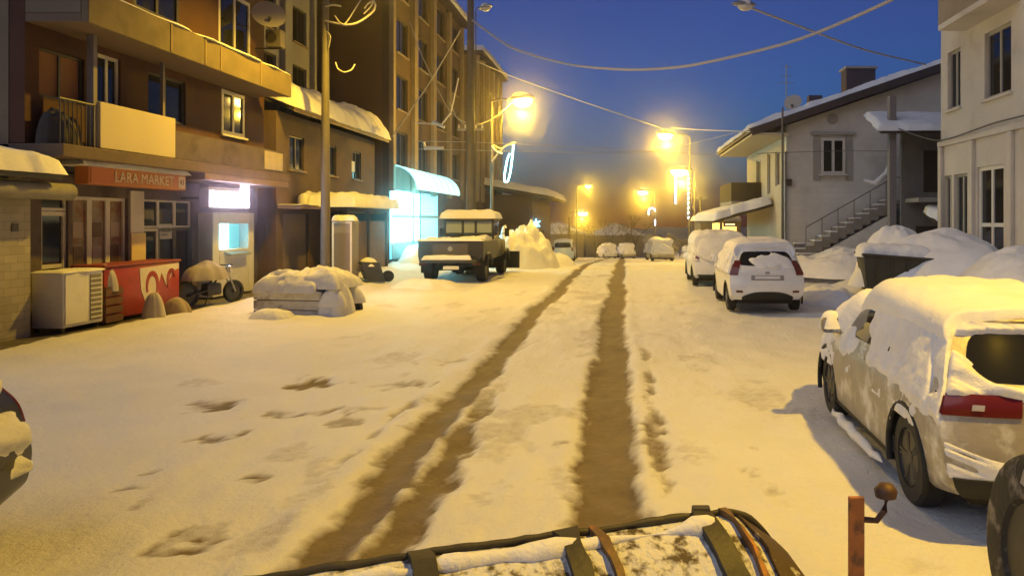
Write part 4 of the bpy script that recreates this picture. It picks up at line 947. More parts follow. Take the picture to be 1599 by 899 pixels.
b = tall_block('apartment_tower', 'dim far apartment block with narrow vertical bands behind the lamp post', -10.6, 53, 63.5, 14.2, 5, 4, BROWN, MATS['end_brown'], TAN, z0=-3); rebase(b, (-10.6, 53, -1))
b = tall_block('apartment_tower', 'grey block set back behind the snow roof, beside the satellite dish', -14.3, 25.2, 33.9, 17, 3, 5, GREYR, GREYR, GREYR, back=-26); rebase(b, (-14.3, 25.2, 0))
def dish(name, p, r, rz, label, m=None):
    b = empty(name, p, rz); tag(b, label, 'satellite dish')
    M = Matrix.Rotation(R(-62), 4, 'X'); mb = MB(); mb.lathe([(r * k, .35 * r * k * k) for k in np.linspace(.02, 1, 8)], 24, Matrix.Translation((0, -.12, .2)) @ Matrix.Rotation(R(65), 4, 'X')); mb.build('reflector', m or mat('dish_grey', (.38, .35, .31), .6), b, 60)
    mb = MB(); mb.tube([(0, .25, 0), (0, 0, .0), (0, -.05, .2)], .025, 6); mb.build('arm', DARKMET, b); mb = MB(); mb.tube([(0, -.1, .1 - r), (0, -.75 * r - .1, .1)], .012, 6); mb.box(-.04, .04, -.75 * r - .16, -.75 * r - .06, .06, .14); mb.build('receiver', DARKMET, b)
p = atY(430, 45, 23.4); dish('satellite_dish', (p.x - .2, 23.35, p.z + .1), .5, R(30), 'large satellite dish at the top corner of the terracotta block')
def aircon():
    b = start('air_conditioner', 'small dark air conditioner box below the satellite dish', 'air conditioner'); p = atY(440, 62, 23.6)
    x = p.x; mb = MB(); mb.box(x - .38, x + .1, 23.3, 23.65, p.z - .3, p.z + .25, .02); mb.build('case', mat('aircon_grey', (.16, .14, .13), .6), b)
    mb = MB(); mb.lathe([(.18, 0), (.18, .012), (.01, .015)], 20, Matrix.Translation((x - .2, 23.298, p.z)) @ Matrix.Rotation(R(90), 4, 'X')); mb.build('fan_grille', FRAMED, b)
    mb = MB(); mb.box(x - 1.2, x + .1, 23.4, 23.45, p.z - .36, p.z - .31); build_each(mb, 'bracket', DARKMET, b)
    rebase(b, (x, 23.5, p.z - .3))
aircon()
def far_left_house():
    b = start('low_house', 'low dark house with a wide overhanging snowy eave behind the snow heap', 'house')
    f = mapX(-6.9, 1); ops = [(57.5, 60, -.4, 1.4), (62, 64, -.4, 1.4)]
    wall('wall', f, 56, 70, -2.5, 4.0, ops, .3, BROWN, b)
    for o in ops: window(f, *o, b, FRAMED, nx=2)
    mb = MB(); mb.box(-16, -7.21, 56, 56.3, -2.5, 4.2); mb.build('end_wall', BROWN, b)
    mb = MB(); mb.quadbox([(-16, 55, 5.7), (-5.6, 55, 3.85), (-5.6, 71, 3.85), (-16, 71, 5.7), (-16, 55, 5.9), (-5.6, 55, 4.1), (-5.6, 71, 4.1), (-16, 71, 5.9)]); mb.build('roof', WOODD, b)
    snow_slab(-16, -5.4, 54.9, 71, 5.9, .5, 9, 40, tilt=(-.173, 0)).build('roof_snow', SNOW, b, 70)
    rebase(b, (-7, 62, -1.2))
far_left_house()

# ---- truck
def truck():
    W = 2.2; x0 = -7.22; b = empty('pickup_truck', (-6.1, 26.0, 0)); tag(b, 'tall dark pickup truck with snow on its tailgate and roof, lit from behind', 'truck')
    T = mat('truck_dark_paint', (.03, .027, .025), .5, bump=.003, bscale=20, var=.25, vscale=3); h = W / 2
    # bed
    mb = MB(); mb.box(-h, h, .0, .07, .92, 1.52, .02); tg = mb.build('tailgate', T, b)
    mb = MB(); mb.box(-.6, .6, -.012, .0, 1.02, 1.42, .005); mb.build('pressing', mat('truck_panel', (.085, .075, .07), .5), tg)
    mb = MB(); mb.lathe([(.09, 0), (.07, .02), (.003, .03)], 16, Matrix.Translation((0, -.014, 1.24)) @ Matrix.Rotation(R(90), 4, 'X')); mb.build('badge', GALV, tg)
    for s_ in (-1, 1): mb = MB(); mb.box(min(s_ * h, s_ * (h - .08)), max(s_ * h, s_ * (h - .08)), .075, 3.0, .80, 1.52, .02); mb.build('bed_side', T, b)
    mb = MB(); mb.box(-h + .09, h - .09, .08, 2.98, .8, .9); mb.build('bed_floor', DARKMET, b)
    snow_slab(-h + .08, h - .08, .1, 2.95, .9, .70, 3, 30, edge=.1).build('bed_snow', SNOW, b, 70)
    # cab
    mb = MB(); mb.box(-.98, .98, 3.05, 4.7, .75, 1.55, .06); mb.build('cab_body', T, b, 40)
    mb = MB()
    for p in ((-.95, 3.1), (.87, 3.1), (-.95, 4.3), (.87, 4.3), (-.27, 3.1), (.22, 3.1)): mb.box(p[0], p[0] + .08, p[1], p[1] + .08, 1.55, 2.24, .01)
    mb.box(-.86, .86, 3.11, 3.125, 1.56, 1.76); build_each(mb, 'pillar', T, b)
    mb = MB(); mb.box(-.98, .98, 3.0, 4.5, 2.24, 2.34, .04); mb.build('cab_roof', T, b)
    tg2 = mat('backlit_cab_glass', (.35, .40, .42), .1, spec=.5);  # pale colour stands for the lit snow seen through the panes
    mb = MB(); mb.box(-.86, -.28, 3.13, 3.145, 1.77, 2.23); mb.build('rear_window', tg2, b); mb = MB(); mb.box(-.18, .21, 3.13, 3.145, 1.77, 2.23); mb.build('rear_window', tg2, b); mb = MB(); mb.box(.31, .86, 3.13, 3.145, 1.77, 2.23); mb.build('rear_window', tg2, b)
    for s_ in (-1, 1): mb = MB(); mb.box(min(s_ * .93, s_ * .945), max(s_ * .93, s_ * .945), 3.2, 4.28, 1.56, 2.22); mb.build('side_window', GLASS, b)
    mb = MB(); mb.box(-.95, .95, 4.65, 6.1, .75, 1.45, .1); mb.build('bonnet', T, b, 40)
    snow_slab(-1.05, 1.05, 2.95, 4.55, 2.34, .34, 5, 30, edge=.3).build('roof_snow', SNOW, b, 70)
    # tail: bumper step with snow, lamps, plate, chassis
    mb = MB(); mb.box(-.95, .95, -.32, -.02, .74, .86, .02); bu = mb.build('bumper', DARKMET, b); snow_slab(-.92, .72, -.36, .0, .86, .14, 8, 24, edge=.1).build('snow_cover', SNOW, bu, 70)
    snow_slab(-h, h, -.03, .12, 1.52, .09, 9, 24, edge=.07).build('tailgate_snow', SNOW, b, 70)
    for s_ in (-1, 1): mb = MB(); mb.box(s_ * .9 - .12, s_ * .9 + .12, -.1, .0, .66, .735, .01); mb.build('tail_lamp', REDGL, b)
    mb = MB(); mb.box(-.16, .36, -.36, -.345, .52, .64); mb.build('number_plate', WHITEP, b)
    for s_ in (-.4, .4): mb = MB(); mb.box(s_ - .06, s_ + .06, -.1, 5.9, .56, .72); mb.build('chassis_rail', BLACK, b)
    for y in (1.0, 5.2):
        mb = MB(); mb.tube([(-.9, y, .46), (.9, y, .46)], .07, 8); mb.lathe([(.02, -.2), (.2, -.1), (.2, .1), (.02, .2)], 14, Matrix.Translation((.1, y, .46)) @ Matrix.Rotation(R(90), 4, 'Y')); mb.build('axle', BLACK, b, 50)
        for s_ in (-1, 1):
            M = Matrix.Translation((s_ * .9, y, .47)) @ Matrix.Rotation(R(90), 4, 'Y'); mb = MB(); mb.lathe([(.24, -.16), (.42, -.17), (.47, -.12), (.47, .12), (.42, .17), (.24, .16), (.24, -.16)], 28, M); w = mb.build('wheel', BLACK, b, 40)
            mb = MB(); mb.lathe([(.02, -.10), (.22, -.12), (.235, -.15)], 20, M); mb.lathe([(.02, .10), (.22, .12), (.235, .15)], 20, M); mb.build('rim', DARKMET, w, 40)
            mb = MB(); mb.box(s_ * .9 - .2, s_ * .9 + .2, y - .62, y - .58, .35, .8); mb.build('mud_flap', BLACK, b)
            mb = MB(); mb.tube([(s_ * 1.12, y + math.cos(a) * .6, .5 + math.sin(a) * .55) for a in np.linspace(.2, 2.94, 14)], .06, 6); mb.build('mudguard', T, b, 60)
    for s_ in (-1, 1):
        mb = MB(); mb.tube([(s_ * .98, 4.3, 1.7), (s_ * 1.25, 4.25, 1.75)], .015, 6); mb.box(s_ * 1.28 - .09, s_ * 1.28 + .09, 4.2, 4.27, 1.6, 1.95, .02); mb.build('mirror', BLACK, b)
    mb = MB(); mb.box(-1.5, 1.5, 6.25, 6.35, .15, .9, .02); mb.build('front_board', DARKMET, b)
    b.scale = (1.04, 1.0, .98)
truck()
# ------------------------------------------------------------------ snow heaps
def sheap(label, px, py, Y, rx, ry, h, seed, m=None, rot=0, group=None, dz=-.1, lump=.5, power=.9, x=None, ls=1.0):
    p = atY(px, py, Y); xx = p.x if x is None else x
    o = heap(0, 0, rx, ry, h, seed, 0, 48, lump, rot, power, ls).build('snow_heap', m or SNOWC, smooth=70); o.location = (xx, Y, gz(xx, Y) + dz); tag(o, label, 'snow heap', group); return o
sheap('broken chunky heap of ploughed snow, brightly lit, right of the dark truck', 812, 410, 36.5, 1.9, 2.6, 2.1, 101, SNOWC, lump=.45, x=-4.95, ls=2.0)
sheap('lower tail of ploughed snow sloping down to the road before the far pale car', 862, 412, 39, 1.3, 2.2, .8, 103, x=-3.7)
sheap('low mound of snow in front of the truck wheels', 672, 440, 24.6, 1.5, .9, .38, 105, SNOW)
sheap('small knob of snow at the foot of the box cart', 425, 495, 16.9, .55, .5, .42, 107, SNOW)
sheap('huge rounded heap of snow between the rusty dumpster and the pale corner building', 1480, 400, 19.6, 2.5, 2.2, 1.22, 109, SNOW, x=8.6, lump=.22, power=.7, ls=.8)
sheap('snow bank behind the dumpster, topped by a rounded hump', 1408, 360, 22.5, 1.2, 1.4, 1.3, 111, SNOW, x=8.4, power=.6, lump=.22)
sheap('long low snow bank along the foot of the pale corner building', 1560, 430, 16, 1.4, 3.2, 1.0, 113, SNOWC, x=8.9, lump=.35)
sheap('trodden snow bank in front of the stepped house', 1330, 430, 25.5, 2.2, 2.6, .7, 115, SNOWC, x=7.6)
sheap('lumpy snow ridge along the kerb right of the white hatchback', 1290, 455, 20.5, .9, 2.4, .4, 117, SNOWC, x=5.7)
sheap('snow berm at the right roadside near the far shop', 1090, 400, 36, 1.2, 3.5, .7, 119, SNOWC, x=5.4)
sheap('snow drift under the lit cyan shop window', 620, 400, 37, .9, 4, .9, 121, SNOWC, x=-9.9)
def corner_wheel():
    x, y = 2.13, 3.5; b = empty('wheel', (x, y, .0)); tag(b, 'dark snow-caked vehicle wheel cut off by the lower right corner', 'wheel')
    M = Matrix.Translation((0, 0, .54)) @ Matrix.Rotation(math.pi / 2, 4, 'Y'); w = .34; r = .54
    mb = MB(); mb.lathe([(r * .55, -w / 2 + .03), (r * .6, -w / 2), (r * .88, -w / 2), (r * .97, -w / 2 + .03), (r, -w / 2 + .08), (r, w / 2 - .08), (r * .97, w / 2 - .03), (r * .88, w / 2), (r * .6, w / 2), (r * .55, w / 2 - .03)], 44, M)
    mb.build('tyre', mat('snowy_rubber', (.03, .027, .024), .8, bump=.012, bscale=22, col2=(.30, .27, .23), c2scale=6, c2lo=.5, c2hi=.68), b, 40)
    mb = MB(); mb.lathe([(.02, -w / 2 + .07), (r * .2, -w / 2 + .03), (r * .3, -w / 2 + .08), (r * .5, -w / 2 + .06), (r * .56, -w / 2 + .02)], 24, M); mb.lathe([(.02, w / 2 - .07), (r * .5, w / 2 - .06), (r * .56, w / 2 - .02)], 24, M); mb.build('rim', DARKMET, b, 40)
    heap(0, 0, .19, .34, .10, 7, 1.04, 20, .5, power=.7).build('snow_cap', mat('sooty_snow', (.40, .36, .31), .8, bump=.02, bscale=9, var=.3, vscale=6, col2=(.12, .10, .08), c2scale=6, c2lo=.5, c2hi=.62), b, 70)
corner_wheel()
sheap('thin skirt of snow banked against the far side of the box cart', 500, 470, 18.9, .8, .5, .3, 133, SNOW)
def dumpster():
    b = empty('dumpster', (6.95, 19.0, gz(7, 19) - .05), R(-8)); tag(b, 'dark dented dumpster tilted in the snow before the stepped house', 'dumpster')
    D = mat('dumpster_paint', (.05, .048, .035), .6, metal=.2, var=.3, vscale=4, col2=(.09, .05, .03), c2scale=3, c2lo=.55, c2hi=.7)
    mb = MB(); mb.quadbox([(-.70, -.4, .05), (.75, -.4, .05), (.75, .45, .05), (-.70, .45, .05), (-.82, -.55, .98), (.85, -.55, .86), (.85, .55, .86), (-.82, .55, .98)], .02); mb.build('tub', D, b, 30)
    for k in range(4): x = -.5 + k * .36; mb = MB(); mb.quadbox([(x, -.43, .1), (x + .06, -.43, .1), (x + .06, -.38, .1), (x, -.38, .1), (x * 1.08, -.575, .9), (x * 1.08 + .06, -.575, .9), (x * 1.08 + .06, -.53, .9), (x * 1.08, -.53, .9)]); mb.build('rib', D, b)
    mb = MB(); mb.tube([(-.86, -.58, .99), (.88, -.58, .87)], .035, 8); mb.tube([(-.86, .57, .99), (.88, .57, .87)], .035, 8); mb.build('rim', D, b)
    for z in (.28, .52): mb = MB(); mb.box(.8, 1.2, -.5, -.3, z, z + .14, .02); mb.build('lifting_arm', D, b)
    snow_slab(-.9, .9, -.4, .7, .92, .34, 5, 28, edge=.3, tilt=(-.06, 0)).build('snow_cover', SNOW, b, 70)
dumpster()

# ------------------------------------------------------------------ right side: house with outside stairs
def gable_house():
    b = start('gable_house', 'pale gabled house with outside stairs and a snow-edged roof', 'house')
    Y0, Y1, X0, X1 = 30.0, 39.5, 6.65, 19.0; ridge = 14.5
    zr = lambda x: 5.75 + (8.95 - 5.75) * (x - 5.1) / (ridge - 5.1) if x < ridge else 5.75 + (8.95 - 5.75) * (2 * ridge - x - 5.1) / (ridge - 5.1)
    mb = MB(); mb.prism([(X0, -.6), (X1, -.6), (X1, zr(X1) - .2), (ridge, zr(ridge) - .2), (X0, zr(X0) - .2)], Y0, Y0 + .3, 'Y'); mb.build('gable_wall', SIDING, b)
    g = mapY(Y0)
    mb = MB()
    for k in range(22):
        z = .7 + k * .24; x1 = X1 if z < zr(X0) - .3 else X1
        mbox(mb, g, X0, 13, z, z + .012, .003, .007)
    mb.build('siding_joint', mat('siding_joint', (.55, .53, .49), .85), b)
    f = mapX(X0, -1); ops = [(31.2, 32.2, 3.7, 5.2), (33.2, 34.0, 3.4, 5.3), (35.6, 36.8, 3.7, 5.2)]
    wall('wall', f, Y0 + .31, Y1, -.6, zr(X0) - .2, ops, .3, SIDINGD, b)
    for o in ops: window(f, *o, b, FRAMEW, nx=2)
    mb = MB(); mb.box(X0 + .31, X1, Y1 - .3, Y1 - .003, -.8, 5.5); mb.build('end_wall', SIDINGD, b)
    # roof: two slabs with overhang
    ya, yb = Y0 - .55, Y1 + .3; t = .16
    def rs(xa, xb, up=0.0, th=t): return [(xa, ya, zr(xa) + up), (xb, ya, zr(xb) + up), (xb, yb, zr(xb) + up), (xa, yb, zr(xa) + up), (xa, ya, zr(xa) + up + th), (xb, ya, zr(xb) + up + th), (xb, yb, zr(xb) + up + th), (xa, yb, zr(xa) + up + th)]
    ROOF = mat('dark_roof', (.06, .045, .04), .8, var=.2)
    mb = MB(); mb.quadbox(rs(5.1, ridge)); mb.quadbox(rs(ridge + .001, 20.0)); rf = mb.build('roof', ROOF, b)
    s_ = (8.95 - 5.75) / (ridge - 5.1)
    snow_slab(5.05, 13.9, ya + .12, yb, zr(5.05) + t, .22, 14, 60, rough=.6, edge=.2, tilt=(s_, 0)).build('roof_snow', SNOW, b, 70)
    mb = MB(); mb.quadbox([(5.15, ya - .03, zr(5.15) - .16), (ridge, ya - .03, zr(ridge) - .16), (ridge, ya, zr(ridge) - .16), (5.15, ya, zr(5.15) - .16), (5.15, ya - .03, zr(5.15) + .1), (ridge, ya - .03, zr(ridge) + .1), (ridge, ya, zr(ridge) + .1), (5.15, ya, zr(5.15) + .1)]); mb.build('bargeboard', ROOF, b)
    mb = MB(); mb.box(5.2, X0 - .01, ya + .01, yb, zr(5.2) - .14, zr(5.2) - .05); mb.build('soffit', mat('soffit_pale', (.46, .40, .28), .8), b)
    # chimney
    p = atY(1340, 125, 33); ch = MB(); ch.box(p.x - .65, p.x + .65, 32.6, 33.4, 6.8, p.z + .42, .02); c = ch.build('chimney', mat('chimney_dark', (.07, .05, .05), .9, var=.3, vscale=6), b)
    mb = MB(); mb.box(p.x - .72, p.x + .72, 32.5, 33.5, p.z + .423, p.z + .52, .02); mb.build('cap', CONC, c)
    p = atY(1272, 152, 33); mb = MB(); mb.box(p.x - .3, p.x + .3, 32.8, 33.2, 6.2, p.z + .06, .02); mb.build('chimney', MATS['chimney_dark'], b)
    # gable window with shutters
    u0, u1 = atY(1281, 250, 30).x, atY(1319, 250, 30).x; v0, v1 = atY(1300, 272, 30).z, atY(1300, 216, 30).z
    g2 = mapY(Y0 - .14); w = window(g2, u0, u1, v0, v1, b, FRAMEW, nx=2, ny=1, fw=.11, rec=.1, sill=FRAMEW)
    for a, c in ((u0 - .3, u0 - .02), (u1 + .02, u1 + .3)): mb = MB(); mbox(mb, mapY(Y0), a, c, v0 - .25, v1 + .1, .01, .05); mb.build('shutter', mat('shutter_grey', (.33, .31, .29), .7, var=.1), b)
    mb = MB(); mbox(mb, mapY(Y0), u0 - .4, u1 + .4, v1 + .12, v1 + .24, .01, .14, .01); mb.build('lintel', GREYR, b)
    p = atY(1300, 186, 30); mb = MB(); mb.lathe([(.22, 0), (.22, .03), (.01, .035)], 20, Matrix.Translation((p.x, 29.99, p.z)) @ Matrix.Rotation(R(90), 4, 'X')); mb.build('round_vent', mat('shutter_grey', (0, 0, 0)), b)
    p = atY(1231, 285, 30); mb = MB(); mb.box(p.x - .11, p.x + .11, 29.85, 29.99, p.z - .13, p.z + .13, .01); mb.build('meter_box', FRAMED, b)
    mb = MB(); mb.tube([(X0 - .07, 29.93, .3), (X0 - .07, 29.93, 5.0)], .055, 8); mb.build('drainpipe', GALV, b, 60)
    # balcony over the lower shop, shop canopy, lit shop window
    mb = MB(); mb.box(5.2, X0 - .002, 35.4, 39.6, 3.0, 3.15); mb.build('balcony_slab', CONC, b); mb = MB(); mb.box(5.2, 5.28, 35.4, 39.6, 3.153, 4.05); mb.box(5.282, X0 - .003, 35.4, 35.48, 3.153, 4.05); mb.build('balcony_parapet', WOODD, b)
    mb = MB(); mb.quadbox([(4.0, 32.5, 2.1), (X0 - .01, 32.5, 2.85), (X0 - .01, 40.5, 2.85), (4.0, 40.5, 2.1), (4.0, 32.5, 2.2), (X0 - .01, 32.5, 2.95), (X0 - .01, 40.5, 2.95), (4.0, 40.5, 2.2)]); mb.build('shop_canopy', ROOF, b)
    snow_slab(3.9, X0 - .05, 32.4, 40.5, 2.2, .36, 15, 44, tilt=(.283, 0)).build('canopy_snow', SNOW, b, 70)
    rebase(b, (X0, Y0, 0)); return b
gable_house()
def right_shop():
    b = start('kiosk_shop', 'little shop with a yellow lit window under the snowy canopy of the gabled house', 'shop')
    y = 41.2; zb = slope(y) - .3; mb = MB(); mb.box(4.35, 6.6, y, y + 3.6, zb, 2.2); mb.build('wall', TAN, b); g = mapY(y)
    WL = mat('warm_window_light', (.8, .6, .3), .5, emit=(1.0, .58, .14), estr=1.9)
    x0, x1 = atY(1112, 355, y).x, atY(1150, 355, y).x; z0, z1 = atY(1112, 367, y).z, atY(1112, 348, y).z
    mb = MB(); mbox(mb, g, x0, x1, z0, z1, .004, .02); w = mb.build('lit_window', WL, b)
    mb = MB(); xa = x0 + .42; mbox(mb, g, xa, xa + .14, z0, z1, .021, .06); mbox(mb, g, x0 - .06, x0, z0, z1, .004, .06); mb.build('mullion', FRAMED, w)
    mb = MB(); mbox(mb, g, xa + .2, x1, z1 - .2, z1 + .04, .061, .1); s_ = mb.build('sign', FRAMED, w)
    mb = MB(); mbox(mb, g, xa + .3, x1 - .1, z1 - .13, z1 - .04, .101, .11); mb.build('sign_face', mat('sign_light', (.9, .8, .6), .5, emit=(1, .75, .4), estr=1.4), s_)
    snow_slab(4.1, 6.6, y - .5, y + 3.8, 2.2, .3, 3, 24).build('roof_snow', SNOW, b, 70)
    rebase(b, (5.4, y, zb))
right_shop()
def stairs():
    b = start('outside_stairs', 'snow-dusted outside staircase climbing along the gable of the pale house', 'stairs')
    n = 11; xa, xb, za, zb = 7.15, 10.6, 1.05, 3.0; mb = MB(); sn = MB()
    for k in range(n):
        x = xa + (xb - xa) * k / n; z = za + (zb - za) * (k + 1) / n; w = (xb - xa) / n
        mb.box(x, x + w - .002, 28.75, 29.8, max(.0, z - .42), z); sn.box(x + .06, x + w, 28.9, 29.75, z + .002, z + .05)
    mb.build('flight', mat('stair_concrete', (.22, .20, .18), .85, var=.2), b); sn.build('step_snow', SNOW, b)
    mb = MB(); mb.prism([(xa + .5, -.2), (xb, -.2), (xb, zb - .46), (xa + .5, za - .15)], 28.8, 28.95, 'Y'); mb.build('side_wall', SIDING, b)
    mb = MB(); mb.box(xb, 12.8, 28.75, 29.8, zb - .16, zb); mb.build('landing', mat('stair_concrete', (0, 0, 0)), b)
    mb = MB()
    for k in range(0, n + 1, 2): x = xa + (xb - xa) * k / n; z = za + (zb - za) * k / n; mb.tube([(x, 28.8, z), (x, 28.8, z + .9)], .018, 6)
    mb.tube([(xa, 28.8, za + .9), (xb, 28.8, zb + .9), (12.6, 28.8, zb + .9)], .022, 6); mb.build('handrail', mat('rail_dark', (.16, .14, .13), .6, metal=.4), b)
    q = atY(1378, 275, 28.7); sm = MB(); sm.tube([(q.x - .7, 28.75, q.z - .15), (q.x - .3, 28.72, q.z - .3), (q.x + .15, 28.72, q.z + .1), (q.x + .3, 28.72, q.z + .55)], [.05, .12, .10, .04], 8); sm.build('rail_snow', SNOW, b, 70)
    rebase(b, (9, 29.2, .8))
stairs()
def front_steps():
    b = start('front_steps', 'short flight of snow-edged steps in front of the house corner by the drainpipe', 'steps')
    for k in range(4):
        z = .72 + k * .19; mb = MB(); mb.box(6.75, 8.4 - .0 * k, 28.3 + k * .28, 28.3 + (k + 1) * .28 - .002, .0, z, .01); t = mb.build('step', mat('stair_concrete', (0, 0, 0)), b)
        mb = MB(); mb.box(6.78, 8.38, 28.33 + k * .28, 28.3 + (k + 1) * .28, z + .002, z + .045, .008); mb.build('snow_cover', SNOW, t)
    rebase(b, (7.5, 28.8, .3))
front_steps()
def annex():
    b = start('porch_annex', 'dark two-storey timber porch with a snowy lean-to roof, left of the pale corner building', 'porch')
    x0 = 10.55; mb = MB(); mb.box(x0 + .1, 14.6, 28.2, 28.35, -.3, 6.2); mb.build('wall', mat('porch_grey', (.20, .185, .17), .85, var=.2), b)
    g = mapY(28.2)
    for a, c, e, h_ in ((11.5, 13.2, 3.3, 4.9), (11.2, 12.6, .6, 2.0)): mb = MB(); mbox(mb, g, a, c, e, h_, .004, .02); mb.build('opening_shade', WOODD, b)  # dark sheets on the wall paint the shade of openings
    q = atY(1393, 150, 27); mb = MB(); mb.box(q.x - .13, q.x + .13, 26.9, 27.15, -.2, q.z, .02); mb.build('post', mat('post_grey', (0, 0, 0)), b)
    mb = MB(); mb.quadbox([(9.3, 26.6, 5.35), (14.6, 26.6, 5.35), (14.6, 28.19, 6.1), (9.3, 28.19, 6.1), (9.3, 26.6, 5.45), (14.6, 26.6, 5.45), (14.6, 28.19, 6.2), (9.3, 28.19, 6.2)]); mb.build('roof', MATS['dark_roof'], b)
    snow_slab(9.2, 14.6, 26.5, 28.19, 5.45, .2, 16, 40, tilt=(0, .47)).build('roof_snow', SNOW, b, 70)
    mb = MB(); mb.box(10.8, 14.6, 26.9, 28.19, 2.9, 3.05); mb.build('porch_floor', CONC, b)
    snow_slab(11.2, 12.9, 26.3, 27.4, 2.2, .35, 17, 24, tilt=(.0, .3)).build('awning_snow', SNOW, b, 70); mb = MB(); mb.quadbox([(11.2, 26.3, 2.1), (12.9, 26.3, 2.1), (12.9, 27.4, 2.43), (11.2, 27.4, 2.43), (11.2, 26.3, 2.19), (12.9, 26.3, 2.19), (12.9, 27.4, 2.52), (11.2, 27.4, 2.52)]); mb.build('awning', WOODD, b)
    rebase(b, (12, 28.2, 0))
annex()
def corner_building():
    b = start('corner_building', 'pale plastered building with tall windows rising at the right edge', 'building')
    P = mat('pale_pink_plaster', (.54, .49, .42), .85, bump=.006, bscale=9, var=.12, vscale=.8, col2=(.43, .38, .32), c2scale=1.1, c2lo=.55, c2hi=.72)
    X = 9.3; f = mapX(X, -1)
    ops = [(20.3, 21.1, 5.35, 7.0), (17.65, 18.95, 5.3, 7.0), (19.9, 20.7, 1.2, 3.5), (18.0, 19.35, .6, 3.6), (20.85, 21.35, 1.0, 3.5), (14.4, 15.6, 5.3, 7.0), (14.2, 15.6, .8, 3.5), (20.3, 21.1, 8.9, 10.6), (17.65, 18.95, 8.9, 10.6), (14.4, 15.6, 8.9, 10.6)]
    wall('wall', f, 11.5, 21.55, -.3, 12.5, ops, .35, P, b)
    for k, o in enumerate(ops):
        if k == 3: window(f, *o, b, FRAMEW, nx=2, ny=2, fw=.1, name='door')
        else: window(f, *o, b, mat('frame_taupe', (.28, .26, .23), .6), nx=2, ny=1, fw=.08, sill=P if o[2] > 4 else None, rec=.14)
    mb = MB(); mb.box(X + .36, 20, 21.25, 21.55, -.3, 12.5); mb.build('end_wall', P, b); mb = MB(); mb.box(X + .36, 20, 11.5, 11.8, -.3, 12.5); mb.build('end_wall', P, b)
    mb = MB(); mbox(mb, f, 11.5, 21.6, 4.35, 4.5, .004, .09, .01); mb.build('string_course', P, b)
    for u in (19.55, 21.45, 17.6): mb = MB(); mbox(mb, f, u - .1, u + .1, -.3, 4.34, .004, .10, .01); mb.build('pilaster', P, b)
    mb = MB(); mbox(mb, f, 17.2, 20.0, 7.35, 7.5, .004, .75, .01); bs = mb.build('balcony_slab', P, b); mb = MB(); mbox(mb, f, 17.2, 20.0, 7.503, 8.3, .66, .75, .01); mbox(mb, f, 17.2, 17.29, 7.503, 8.3, .004, .655); mbox(mb, f, 19.91, 20.0, 7.503, 8.3, .004, .655); mb.build('balcony_parapet', TAN, b)
    mb = MB(); mb.box(X - .4, 20, 11.2, 21.9, 12.5, 12.7); mb.build('roof', CONC, b)
    rebase(b, (X, 21.5, 0))
corner_building()

# ------------------------------------------------------------------ poles, lamps, cables
SOD = (1.0, .60, .04)
LAMPM = mat('lamp_bowl', (.9, .7, .4), .4, emit=(1.0, .60, .12), estr=90)
DEADLAMP = mat('lamp_bowl_unlit', (.6, .6, .58), .3)
POLEM = mat('pole_grey', (.13, .115, .10), .7, bump=.004, bscale=20, var=.2, vscale=3)
def lamp_head(b, h, d, lit, sc=1.0):
    """h head position, d unit vector along the arm"""
    d = Vector(d).normalized(); s_ = d.cross(Vector((0, 0, 1))).normalized(); up = Vector((0, 0, 1))
    def V(a, c, e): return Vector(h) + d * a * sc + s_ * c * sc + up * e * sc
    mb = MB(); rings = []
    for a, w, t, bt in ((-.34, .06, .05, -.03), (-.2, .13, .11, -.02), (.05, .17, .14, -.01), (.3, .14, .11, -.01), (.42, .05, .05, -.01)):
        rings.append([mb.bm.verts.new(V(a, w * math.cos(k * math.pi / 6), (t if math.sin(k * math.pi / 6) > 0 else -bt) * math.sin(k * math.pi / 6))) for k in range(12)])
    for A, B in zip(rings, rings[1:]):
        for k in range(12): mb.bm.faces.new((A[k], A[(k + 1) % 12], B[(k + 1) % 12], B[k]))
    mb.bm.faces.new(rings[0]); mb.bm.faces.new(rings[-1][::-1]); hd = mb.build('lamp_head', GALV, b, 50)
    mb = MB(); rings = []
    for ph in np.linspace(0, math.pi / 2, 7):
        rings.append([mb.bm.verts.new(V(.08 + .25 * math.cos(k * math.pi / 9) * math.cos(ph), .155 * math.sin(k * math.pi / 9) * math.cos(ph), -.025 - .15 * math.sin(ph))) for k in range(18)])
    for A, B in zip(rings, rings[1:]):
        for k in range(18): mb.bm.faces.new((A[k], A[(k + 1) % 18], B[(k + 1) % 18], B[k]))
    mb.build('bowl', LAMPM if lit else DEADLAMP, hd, 60, weld=.001)
    snow = heap(h[0] + d.x * .05, h[1] + d.y * .05, .24 * sc, .16 * sc, .06 * sc, 4, h[2] + .12 * sc, 10, .3); snow.build('snow_cap', SNOW, hd, 70)
def add_light(name, h, power, typ='POINT', col=SOD, size=.14, angle=170, parent=None):
    l = bpy.data.lights.new(name, typ); l.energy = power; l.color = col; l.shadow_soft_size = size
    if typ == 'SPOT': l.spot_size = R(angle); l.spot_blend = .6
    o = bpy.data.objects.new(name, l); COL.objects.link(o); o.location = h; return o
